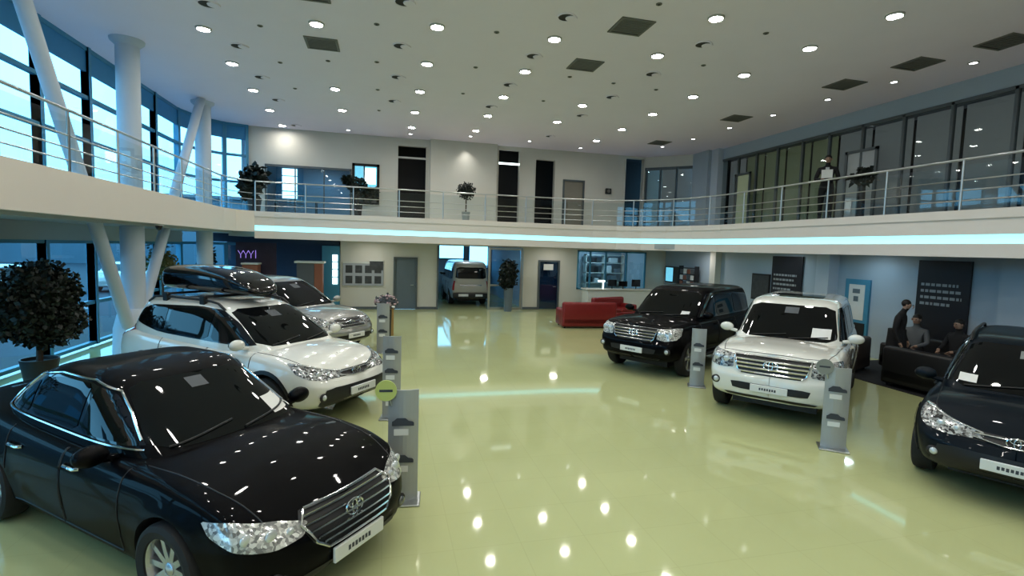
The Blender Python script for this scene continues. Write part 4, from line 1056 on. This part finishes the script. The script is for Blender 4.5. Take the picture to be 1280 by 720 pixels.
potted('slim_plant', (-5.9, 19.6, 0), 'slim dark plant against the cyan window beyond the roof box', 'plant', [((0, 0, 1.9), .22, .22, .65)], [([(0, 0, .3), (0, 0, 1.4)], .025)], (.2, .15, .4, 'pot'), n=300, size=.16, seed=4, core=False)
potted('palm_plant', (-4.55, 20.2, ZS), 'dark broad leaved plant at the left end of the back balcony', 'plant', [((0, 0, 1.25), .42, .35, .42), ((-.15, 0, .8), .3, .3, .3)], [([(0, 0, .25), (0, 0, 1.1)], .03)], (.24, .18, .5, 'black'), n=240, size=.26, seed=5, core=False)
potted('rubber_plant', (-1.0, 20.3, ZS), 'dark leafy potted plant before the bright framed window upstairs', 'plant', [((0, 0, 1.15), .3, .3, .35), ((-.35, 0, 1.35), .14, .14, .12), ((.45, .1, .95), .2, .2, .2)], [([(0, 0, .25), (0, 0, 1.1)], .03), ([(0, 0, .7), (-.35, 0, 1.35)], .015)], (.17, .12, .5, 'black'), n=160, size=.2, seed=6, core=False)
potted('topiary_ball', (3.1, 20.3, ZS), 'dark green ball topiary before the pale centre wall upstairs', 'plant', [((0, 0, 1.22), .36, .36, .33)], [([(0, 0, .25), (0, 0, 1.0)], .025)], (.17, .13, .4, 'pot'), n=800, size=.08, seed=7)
potted('spiky_plant', (12.35, 11.2, ZS), 'small spiky dark plant on a stand on the right balcony', 'plant', [((0, 0, 1.2), .22, .28, .22)], [([(0, 0, .8), (0, 0, 1.2)], .02)], (.08, .10, .95, 'black'), n=110, size=.2, seed=8, core=False)
bush = potted('topiary_bush', (5.0, 20.62, 0), 'black green potted bush by the sliding glass door beside the van', 'plant', [((0, 0, 1.62), .38, .38, .58), ((-.05, 0, 1.3), .36, .36, .4)], [([(0, 0, .8), (0, 0, 1.4)], .04)], (.2, .16, .98, 'doorgrey'), n=900, size=.11, seed=9)

# ------------------------------------------------------------------ people
def person(name, loc, rz, J, edges, label, cloth, extra, shoes=True, facez=None, skin_z=1e9):
    """J: joint name -> (pos, radius); one continuous skinned body"""
    root = empty(name, loc, rz, label=label, cat='person')
    names = list(J); me = bpy.data.meshes.new('b'); me.from_pydata([J[n][0] for n in names], [(names.index(a), names.index(b)) for a, b in edges], [])
    ob = bpy.data.objects.new('tmp', me); COL.objects.link(ob)
    md = ob.modifiers.new('s', 'SKIN'); md.use_smooth_shade = True
    for i, n in enumerate(names):
        sv = me.skin_vertices[0].data[i]; r = J[n][1]; sv.radius = (r, r) if not isinstance(r, tuple) else r; sv.use_root = (n == 'pelvis')
    s2 = ob.modifiers.new('u', 'SUBSURF'); s2.levels = s2.render_levels = 2
    dg = bpy.context.evaluated_depsgraph_get(); dg.update()
    m2 = bpy.data.meshes.new_from_object(ob.evaluated_get(dg)); bpy.data.objects.remove(ob)
    m2.materials.clear(); m2.materials.append(M[cloth[0]]); m2.materials.append(M[cloth[1]]); m2.materials.append(M['skin']); m2.materials.append(M['black'])
    hips = J['pelvis'][0][2]; neck = Vector(J['neck'][0]); hd = Vector(J['head'][0]); hands = [Vector(J[k][0]) for k in J if k.startswith('hand')]; feet = [Vector(J[k][0]) for k in J if k.startswith('toe') or k.startswith('ankle')]
    legs = [(Vector(J[a][0]), Vector(J[b][0])) for a, b in edges if a.startswith(('hip', 'knee'))]
    for p in m2.polygons:
        c = p.center; p.use_smooth = True; i = 0
        for a, b in legs:
            t = max(0, min(1, (c - a).dot(b - a) / (b - a).length_squared))
            if (c - a.lerp(b, t)).length < .13: i = 1
        if (c - hd).length < .17 and c.z > neck.z + .03: i = 2
        if any((c - h).length < .075 for h in hands): i = 2
        if any((c - h).length < .10 for h in feet): i = 3
        p.material_index = i
    b = bpy.data.objects.new('body', m2); COL.objects.link(b); b.parent = root
    # fingers grown from each palm
    for k in [k for k in J if k.startswith('hand')]:
        h = Vector(J[k][0]); w = Vector(J['wrist' + k[4:]][0]); d = (h - w).normalized(); u = d.orthogonal().normalized(); v = d.cross(u)
        m = MB()
        for q, L in ((-.027, .065), (-.009, .078), (.009, .072), (.027, .055)):
            m.tube([h + u * q, h + d * L * .55 + u * q + v * .008, h + d * L + u * q + v * .028], .0085, 6)
        m.tube([h - d * .03 + u * .03, h + u * .055 + v * .01, h + d * .025 + u * .062 + v * .02], .0095, 6)
        m.build('fingers', 'skin', root, True)
    # hair, face
    f = Vector(extra.get('face', (0, -1, 0))).normalized(); m = MB(); m.ellipsoid(tuple(hd - f * .035 + Vector((0, 0, .045))), .086, .088, .085, 16, 10); m.build('hair', 'hair', root, True)
    m = MB(); side = f.cross(Vector((0, 0, 1))).normalized(); m.ellipsoid(tuple(hd + f * .10 + Vector((0, 0, -.02))), .014, .014, .022, 8, 6)
    for q in (-1, 1): m.ellipsoid(tuple(hd + side * q * .085), .014, .02, .03, 8, 6)
    m.build('nose_and_ears', 'skin', root, True)
    m = MB()
    for q in (-1, 1): m.ellipsoid(tuple(hd + f * .088 + side * q * .032 + Vector((0, 0, .012))), .011, .011, .008, 8, 6)
    m.build('eyes', 'gloss_black', root, True)
    MB().ellipsoid(tuple(hd + f * .088 + Vector((0, 0, -.055))), .022, .012, .006, 8, 6).build('mouth', 'redfab', root, True)
    return root
LEGS = [('pelvis', 'hipL'), ('hipL', 'kneeL'), ('kneeL', 'ankleL'), ('ankleL', 'toeL'), ('pelvis', 'hipR'), ('hipR', 'kneeR'), ('kneeR', 'ankleR'), ('ankleR', 'toeR')]
UPPER = [('pelvis', 'waist'), ('waist', 'chest'), ('chest', 'neckb'), ('neckb', 'neck'), ('neck', 'head'), ('head', 'top')]
for s in 'LR': UPPER += [('chest', 'sh' + s), ('sh' + s, 'elb' + s), ('elb' + s, 'wrist' + s), ('wrist' + s, 'hand' + s)]
EDG = LEGS + UPPER
def stand(bend=0., arms='front', scale=1.):
    J = {}
    def j(n, x, y, z, r): J[n] = ((x * scale, y * scale, z * scale), r if isinstance(r, tuple) else r * scale)
    j('pelvis', 0, 0, .95, .125); j('waist', 0, -.01 - bend * .2, 1.12, .125); j('chest', 0, -.02 - bend * .5, 1.33, .145); j('neckb', 0, -.02 - bend * .75, 1.48, .07)
    j('neck', 0, -.03 - bend, 1.54, .052); j('head', 0, -.05 - bend * 1.5, 1.65 - bend * .1, .085); j('top', 0, -.04 - bend * 1.6, 1.73 - bend * .12, .06)
    for s, q in (('L', 1), ('R', -1)):
        j('hip' + s, q * .10, 0, .88, .105); j('knee' + s, q * .115, -.01, .48, .068); j('ankle' + s, q * .12, .02, .09, .045); j('toe' + s, q * .14, -.15, .045, .038)
        j('sh' + s, q * .19, -.02 - bend * .5, 1.40, .068)
        if arms == 'front':
            j('elb' + s, q * .27, -.06 - bend * .3, 1.12, .052); j('wrist' + s, q * .11, -.29, 1.10, .036); j('hand' + s, q * .06, -.33, 1.12, .034)
        else:
            j('elb' + s, q * .25, .0 - bend * .3, 1.10, .052); j('wrist' + s, q * .26, -.10 - bend * .3, .86, .036); j('hand' + s, q * .26, -.13 - bend * .3, .78, .034)
    return J
def seated():
    J = {}
    def j(n, x, y, z, r): J[n] = ((x, y, z), r)
    j('pelvis', 0, 0, .55, .13); j('waist', 0, .0, .72, .125); j('chest', 0, .0, .93, .145); j('neckb', 0, -.01, 1.08, .07); j('neck', 0, -.02, 1.14, .052); j('head', 0, -.05, 1.25, .085); j('top', 0, -.04, 1.33, .06)
    for s, q in (('L', 1), ('R', -1)):
        j('hip' + s, q * .11, -.06, .54, .10); j('knee' + s, q * .13, -.46, .54, .072); j('ankle' + s, q * .13, -.46, .10, .046); j('toe' + s, q * .14, -.62, .05, .04)
        j('sh' + s, q * .19, 0, 1.0, .068); j('elb' + s, q * .26, -.08, .74, .052); j('wrist' + s, q * .16, -.31, .68, .036); j('hand' + s, q * .12, -.37, .67, .034)
    return J
p1 = person('person', (11.75, 11.75, ZS), R(-48), stand(.02, 'front', 1.02), EDG, 'person in black standing upstairs at the railing holding a white sheet', ('clothblack', 'clothblack'), {})
b = MB().box((-.12, -.42, 1.14), (.14, -.385, 1.36)); bo = b.build('paper_folder', 'paper'); bo.location = (11.75, 11.75, ZS); bo.rotation_euler = (0, 0, R(-48)); tag(bo, 'white folder held at the chest of the person upstairs', 'folder')
MB().box((-.045, -.165, 1.20), (.045, -.135, 1.46)).build('shirt_front', 'clothwhite', p1)
person('person', (10.85, 8.7, .012), R(25), stand(.07, 'side', .99), EDG, 'person in a long dark coat standing with bowed head in the dark lounge', ('clothblack', 'clothblack'), {})
cs = [c for c in COL.objects if c.name.startswith('person') and c.type == 'EMPTY'][-1]
MB().lathe([(.20, .45), (.19, .7), (.17, .95), (.165, 1.1)], 20).build('coat_skirt', 'clothblack', cs, True)
person('person', (11.85, 9.05, .012), R(-75), seated(), EDG, 'seated person in a grey top beside the banner in the dark lounge', ('clothgrey', 'clothblack'), {})
person('person', (12.0, 8.25, .012), R(-95), seated(), EDG, 'seated person in dark clothes directly before the black banner', ('clothblack', 'clothblack'), {})
# ------------------------------------------------------------------ lounge furniture
sofa((12.05, 8.65, .012), R(-90), 2.1, 'blackfab', 'black leather sofa along the wall carrying two seated people', d=.95, h=.8, cushions=2)
sofa((10.6, 9.75, .012), R(205), .95, 'brownfab', 'dull brown leather armchair behind the white off-roader', d=.85, h=.78, cushions=1, name='armchair', cat='armchair')
sofa((10.55, 7.65, .012), R(95), 1.5, 'blackfab', 'black leather sofa with its back to the car aisle in the lounge', d=.85, h=.82, cushions=2)
tb = empty('coffee_table', (11.35, 6.4, .012), label='low dark coffee table behind the dark blue crossover in the lounge', cat='table')
MB().rbox((-.3, -.5, .42), (.3, .5, .46), .015).build('top', 'gloss_black', tb)
for a in (-.25, .25):
    for c in (-.45, .45): MB().cyl((a, c, 0), (a, c, .42), .02, 8).build('leg', 'steel', tb, True)
for k, (x, y, s) in enumerate([(11.25, 6.2, 20), (11.43, 6.6, -15)]):
    pm = MB().box((-.11, -.15, 0), (.11, .15, .006)); po = pm.build('magazine', 'paper', None); po.location = (x, y, .474); po.rotation_euler = (0, 0, R(s))
    tag(po, 'white magazine lying on the coffee table, ' + ('the nearer one' if k == 0 else 'the one farther from the camera'), 'magazine')

# ------------------------------------------------------------------ information stands
def car_icon(mb, x, y, z, w, q=-1):
    # small side view of a car as a flat print
    pr = [(-.5, 0), (.5, 0), (.5, .14), (.44, .2), (.26, .23), (.10, .36), (-.28, .36), (-.42, .24), (-.5, .2)]
    mb.prism([(x + a * w, y, z + b * w) for a, b in pr], (0, -.003, 0))
def info_stand(loc, rz, label, disc=None, w=.30, h=1.15, icons=(.42, .80)):
    s = empty('information_stand', loc, rz, label=label, cat='stand')
    rings = []
    for k in range(9):
        t = k / 8; x = -w / 2 + w * t; yb = -.035 * math.sin(math.pi * t)
        rings.append([(x, yb, .02), (x, yb, h), (x, yb + .02, h), (x, yb + .02, .02)])
    MB().loft(rings).build('panel', 'standgrey', s, False)
    MB().rbox((-w / 2 - .03, -.14, 0), (w / 2 + .03, .16, .022), .01).build('base', 'steel', s)
    for z in icons:
        m = MB(); car_icon(m, 0, -.038, z, w * .72); m.build('car_picture', 'ink', s)
    for z in icons: MB().box((-w * .3, -.0385, z - .10), (w * .18, -.036, z - .035)).build('caption', 'plate', s)
    if disc:
        MB().cyl((-.17, -.045, h + .0), (-.17, -.03, h + .0), .105, 28).build('disc', disc, s, True)
        m = MB()
        m.box((-.235, -.0475, h - .012), (-.105, -.0455, h + .012)); m.build('disc_text', 'ink', s)
        MB().cyl((-.12, -.02, h - .16), (-.16, -.03, h), .01, 8).build('arm', 'steel', s, True)
    return s
info_stand((.2, 5.15, 0), R(-6), 'grey information stand with a lime green disc beside the black sedan nose', 'limedisc', w=.3, h=1.16)
info_stand((.12, 7.75, 0), R(-10), 'grey information stand without a disc at the white crossover nose', None, w=.27, h=1.25, icons=(.3, .7, 1.0))
info_stand((5.98, 5.55, 0), R(-38), 'grey information stand with a grey disc before the white off-roader', 'greydisc', w=.3, h=1.13)
info_stand((6.0, 8.75, 0), R(-30), 'plain grey information stand without a disc before the black off-roader', None, w=.27, h=1.15)
info_stand((-.02, 12.6, 0), R(-10), 'information stand at the silver crossover nose, pinkish and crowded', None, w=.3, h=1.2, icons=(.5, .85))
wd = empty('wooden_pedestal', (.15, 15.2, 0), label='light wooden pedestal beyond the silver crossover nose', cat='pedestal')
MB().rbox((-.12, -.2, 0), (.12, .2, .80), .01).build('body', 'wood', wd); MB().rbox((-.15, -.23, .80), (.15, .23, .84), .01).build('top', 'counter', wd)
bq = potted('flower_arrangement', (.05, 13.4, 0), 'pinkish flower arrangement on a dark stand by the silver crossover nose', 'plant', [((0, 0, 1.15), .28, .24, .17)], [([(0, 0, .8), (0, 0, 1.1)], .02)], (.14, .12, .95, 'black'), 'clothgrey', n=260, size=.08, seed=12, core=True)
m = MB(); rnd = random.Random(4)
for _ in range(40):
    a, e_ = rnd.uniform(0, 6.28), rnd.uniform(-.4, 1.4); m.ellipsoid((.28 * math.cos(a) * math.cos(e_), .24 * math.sin(a) * math.cos(e_), 1.15 + .17 * math.sin(e_)), .028, .028, .024, 8, 6)
m.build('blossoms', mat('pale_pink', (.5, .36, .38), .6, noise=.1), bq, True)

# ------------------------------------------------------------------ cars in the hall
def at_front(fx, fy, deg, F): a = R(deg); return (fx - F * math.cos(a), fy - F * math.sin(a), 0), a
(l, a) = at_front(-.17, 3.90, -40, 2.41 * .94)
make_car(variant(SEDAN, .94, .99, 1.), 'p_black', l, a, 'glossy black sedan with chrome grille nearest the camera on the left')
(l, a) = at_front(-.30, 7.75, -38, 2.285)
rav, _, rgb = make_car(RAV, 'p_white', l, a, 'white compact crossover carrying a long black roof box')
S2 = variant(RAV, 1.04, 1.03, 1.06, rail=None, front_panels=[([(0, -.42, .90), (0, .42, .90), (0, .38, .70), (0, -.38, .70)], .006, 'black', 'grille'), ([(0, -.6, .55), (0, .6, .55), (0, .55, .40), (0, -.55, .40)], .008, 'black', 'lower_intake')],
             bars=[([(0, -.4, z), (0, .4, z)], .012) for z in (.88, .82, .76, .71)], emblem=(0, .80, .09), hl_strip=None, archtrim=None)
(l, a) = at_front(-.62, 12.15, -38, 2.285 * 1.04)
make_car(S2, 'p_silver', l, a, 'silver crossover parked behind the white one at the left')
LW = dict(LAND)
(l, a) = at_front(5.71, 6.5, -140, 2.475)
make_car(LW, 'p_white', l, a, 'white large off-roader with chrome bar grille on the right')
LB = variant(LAND, .96, .97, .99, barm='chrome_dark', sunroof=None, hlm='crystal', sheets=[(.42, 1.25, .60, 1.32, 'paper')], chromeline=None)
(l, a) = at_front(5.1, 9.8, -148, 2.475 * .96)
make_car(LB, 'p_black', l, a, 'black large off-roader left of the white off-roader')
RB = variant(RAV, 1, 1, 1, sheets=[(-.10, 1.42, .10, 1.50, 'greydisc'), (-.62, 1.12, -.44, 1.20, 'paper')])
(l, a) = at_front(6.24, 3.66, -151, 2.285)
make_car(RB, 'p_navy', l, a, 'dark blue compact crossover cut by the right edge of the frame')

# roof box with bars on the white crossover
L = rav.location; A = rav.rotation_euler.z
rb = empty('roof_box', (L.x, L.y, 0), A, label='long glossy black roof box strapped on the white crossover roof', cat='roof box')
st = [(-1.85, .20, .30, 1.84), (-1.78, .34, .38, 1.86), (-1.5, .40, .42, 1.87), (-.8, .42, .43, 1.88), (-.25, .40, .36, 1.87), (.1, .34, .24, 1.84), (.28, .24, .13, 1.80), (.35, .10, .05, 1.77)]
rings = []
for (x, w, h, zc) in catmull(st, 4):
    z0 = 1.74; hh = h
    rings.append([(x, w * (abs(math.cos(t)) ** .55) * (1 if math.cos(t) > 0 else -1), z0 + hh * .5 + hh * .5 * (abs(math.sin(t)) ** .6) * (1 if math.sin(t) > 0 else -1)) for t in [2 * math.pi * (k + .5) / 28 for k in range(28)]])
MB().loft(rings).build('box_shell', 'gloss_black', rb, True)
MB().tube([(x, s_, 1.86) for x, s_ in ((-1.78, .36), (-1.5, .41), (-.8, .43), (-.25, .41), (.1, .35))], .01, 6).build('lid_seam', 'steel', rb, True)
for x in (-1.25, -.35):
    m = MB(); m.tube([(x, -.62, 1.70), (x, .62, 1.70)], .02, 8); m.build('crossbar', 'black', rb, True)
    for s in (-1, 1): MB().rbox((x - .06, s * .60 - .035, 1.58), (x + .06, s * .60 + .035, 1.73), .02).build('bar_foot', 'black', rb)

# van at the back, seen from behind
HI = variant(LAND, 1, 1, 1)
HI.update(tub=[(-2.35, .45, 1.05, .70), (-2.345, .40, 1.08, .74), (-2.32, .36, 1.1, .79), (-2.2, .32, 1.1, .835), (-1.5, .28, 1.1, .845), (0, .28, 1.1, .845), (1.5, .28, 1.08, .84), (2.0, .3, 1.02, .81), (2.25, .32, .96, .70), (2.33, .35, .92, .5), (2.35, .38, .9, .2)],
          green=[(1.0, 2.2, -2.34, .835), (1.12, 2.05, -2.335, .83), (1.45, 1.72, -2.31, .80), (1.75, 1.38, -2.26, .755), (1.90, 1.15, -2.17, .69), (1.965, .9, -2.0, .58), (1.99, .3, -1.5, .3)],
          axles=(1.4, -1.2), r=.33, R=.37, flare=.0, hood=(2.0, 2.2, .5), doors=[(-.9, .2), (.25, 1.2)], doorz=.35, doortop=1.05, handlez=.95, n=9.,
          ws=[(0, -.72, 1.2), (0, .72, 1.2), (0, .62, 1.72), (0, -.62, 1.72)], rw=[(0, .69, 1.22), (0, -.69, 1.22), (0, -.64, 1.72), (0, .64, 1.72)],
          sideframe=[(1.7, 1.15), (-2.1, 1.17), (-2.05, 1.68), (1.2, 1.70)], windows=[[(1.5, 1.2), (.5, 1.2), (.5, 1.66), (1.2, 1.66)], [(.4, 1.2), (-.8, 1.2), (-.8, 1.66), (.4, 1.66)], [(-.9, 1.2), (-2.0, 1.22), (-1.98, 1.62), (-.9, 1.66)]],
          chromeline=None, mirror=(1.7, 1.25), headlight=[(2.2, .5, .9), (2.2, .72, .9), (2.2, .72, .7), (2.2, .5, .7)], hl_lens=[(2.2, .62, .8, .06)], fog=None, step=None, rail=None, side_panels=[], bars=[], emblem=None, plate=(0, .5),
          front_panels=[([(0, -.4, .85), (0, .4, .85), (0, .38, .72), (0, -.38, .72)], .006, 'black', 'grille')], sheets=[], tail=[(-2.3, .70, 1.12), (-2.3, .82, 1.12), (-2.3, .83, .70), (-2.3, .70, .70)], tail_ang=35, track=1.5)
van, vab, vgb = make_car(HI, 'p_van', (3.72, 24.75, 0), R(90), 'grey beige van seen from behind in the back opening', cat='van', name='van')
panel(vab, [(0, .5, .96), (0, -.5, .96), (0, -.46, .90), (0, .46, .90)], math.pi, .02, cell=.08).build('rear_garnish', 'chrome_dark', van, True)
MB().rbox((-2.44, -.80, .36), (-2.30, .80, .58), .04).build('rear_bumper', 'black', van, True)
MB().rbox((-2.46, .12, .44), (-2.435, .56, .55), .008).build('rear_plate', 'plate', van); MB().rbox((-2.46, -.52, .44), (-2.435, -.2, .54), .008).build('bumper_reflector', 'plate', van)

# ------------------------------------------------------------------ outdoors beyond the windows
struct(MB().box((-90, -30, -.3), (-6.9, 80, -.12)).box((-6.9, 30, -.3), (60, 80, -.12)).build('floor_street', 'asphalt'))
rnd = random.Random(11)
for k, (x, y, w, d, h, m, lb) in enumerate([(-48, 22, 14, 22, 6.5, 'facade', 'blue grey building across the street beyond the left windows'), (-52, 52, 18, 26, 9, 'snow', 'pale tall building farther down the street at the left'), (-38, -6, 12, 20, 6, 'facade', 'low grey building across the street behind the indoor tree'), (-24, 66, 26, 12, 7, 'facade', 'wide blue grey building at the far end of the street')]):
    b = empty('building', (x, y, -.12), label=lb, cat='building')
    MB().box((-w / 2, -d / 2, 0), (w / 2, d / 2, h)).build('walls', m, b); MB().box((-w / 2 - .3, -d / 2 - .3, h), (w / 2 + .3, d / 2 + .3, h + .3)).build('roof', 'doorgrey', b)
    for yy in range(int(-d / 2) + 1, int(d / 2) - 1, 4):
        for zz in (1.0, 4.0):
            if zz + 1.5 < h: MB().box((w / 2, yy, zz), (w / 2 + .06, yy + 2, zz + 1.5)).build('window', 'frame', b)
kids = {}
def simple_car(spec, paint, loc, rz, label):
    r = empty('car', loc, rz, label=label, cat='car'); t = tub_mesh(spec); g = green_mesh(spec)
    t.build('body', paint, r, True); g.build('cabin', paint, r, True); gb = bvh_of([g])
    panel(gb, spec['ws'], 0, .01, cell=.1).build('windshield', 'carglass', r, True); panel(gb, spec['rw'], math.pi, .01, cell=.1).build('rear_window', 'carglass', r, True)
    for s in (1, -1):
        panel(gb, [(x, s * .7, z) for x, z in spec['sideframe']], s * math.pi / 2, .008, cell=.1).build('side_window', 'carglass', r, True)
        for ax in spec['axles']: MB().lathe([(.001, -.11), (spec['r'], -.1), (spec['r'], .1), (.001, .11)], 20, 'y', (ax, s * (spec['track'] / 2 + .03), spec['r'])).build('wheel', 'rubber', r, True)
    return r
simple_car(SEDAN, 'p_silver', (-12.5, 14.5, -.12), R(80), 'silver car outside on the street, seen past the slanted struts')
simple_car(RAV, 'p_white', (-13.5, 22.5, -.12), R(85), 'white car outside on the street beyond the topiary ball')
simple_car(RAV, 'p_blue', (-17.5, 18.0, -.12), R(-95), 'blue car outside in the far row of the street')
simple_car(SEDAN, 'p_white', (-13.0, 31.0, -.12), R(88), 'white car outside, farthest along the kerb')
for k, (x, y) in enumerate([(-22, 12), (-20, 30), (-16, 42)]):
    t = empty('street_tree', (x, y, -.12), label='bare leafed tree outside on the street, ' + ('behind the slanted struts', 'beyond the middle windows', 'farthest along the street')[k], cat='tree')
    f = MB(); foliage(f, (0, 0, 3.2), 1.6, 1.6, 1.5, 350, .3, rnd); f.build('crown', 'leaf', t); MB().tube([(0, 0, 0), (.05, 0, 2.6)], .12, 8).build('trunk', 'trunk', t, True)

# ------------------------------------------------------------------ lights, world, camera
W = bpy.data.worlds.new('sky'); SC.world = W; W.use_nodes = True
bg = W.node_tree.nodes['Background']; bg.inputs[0].default_value = (.24, .64, 1, 1); bg.inputs[1].default_value = 3.8
def area(name, loc, size, power, col, rot=(0, 0, 0), sy=None, spread=180):
    l = bpy.data.lights.new(name, 'AREA'); l.energy = power; l.color = col; l.size = size; l.spread = R(spread)
    if sy: l.shape = 'RECTANGLE'; l.size_y = sy
    o = bpy.data.objects.new(name, l); COL.objects.link(o); o.location = loc; o.rotation_euler = rot; return o
for k, (x, y, p, c) in enumerate([(-.5, 20.3, 14, (1, .97, .9)), (4.0, 20.3, 14, (1, .97, .9)), (7.0, 20.3, 14, (1, .97, .9)), (11.8, 17.8, 12, (1, .98, .95)), (11.9, 13.6, 6, (.85, .95, 1)), (11.9, 10.6, 7, (.70, .90, 1)), (12.1, 6.5, 2.5, (.65, .88, 1))]):
    area('soffit_fill', (x, y, 2.74), .25, p, c)  # fill lights added to brighten the area under the balcony, no fixtures
area('display_room_fill', (10, 23, 3.15), .5, 45, (.75, .92, 1)); area('service_room_lamp', (3.7, 23.2, 3.15), .3, 26, (.7, .88, 1))  # display room light is an added bluish fill without a fixture
area('office_lamp', (-2.6, 22.9, 5.85), .8, 26, (.45, .75, 1))
for p in ((3.17, 20.9),): area('wall_wash', (p[0], p[1], 6.86), .12, 10, (1, .98, .92), (R(-14), 0, 0), spread=100)

cam = bpy.data.cameras.new('camera'); co = bpy.data.objects.new('camera', cam); COL.objects.link(co)
cam.sensor_width = 36; cam.lens = 18.0; cam.clip_start = .05; cam.clip_end = 300
pit = math.atan(49 / 640); yaw = math.atan(160 / 640); roll = .03
fw = Vector((math.sin(yaw) * math.cos(pit), math.cos(yaw) * math.cos(pit), -math.sin(pit))); rt = Vector((math.cos(yaw), -math.sin(yaw), 0)); up = rt.cross(fw)
rr = rt * math.cos(roll) + up * math.sin(roll); uu = -rt * math.sin(roll) + up * math.cos(roll)
co.matrix_world = Matrix(((rr.x, uu.x, -fw.x, 0), (rr.y, uu.y, -fw.y, 0), (rr.z, uu.z, -fw.z, 2.6), (0, 0, 0, 1)))
SC.camera = co
SC.view_settings.view_transform = 'Standard'; SC.view_settings.look = 'None'; SC.view_settings.exposure = .06; SC.view_settings.gamma = .92
SC.cycles.max_bounces = 7; SC.cycles.diffuse_bounces = 4; SC.cycles.glossy_bounces = 4; SC.cycles.transparent_max_bounces = 12; SC.cycles.sample_clamp_indirect = 6
SC.cycles.use_denoising = True
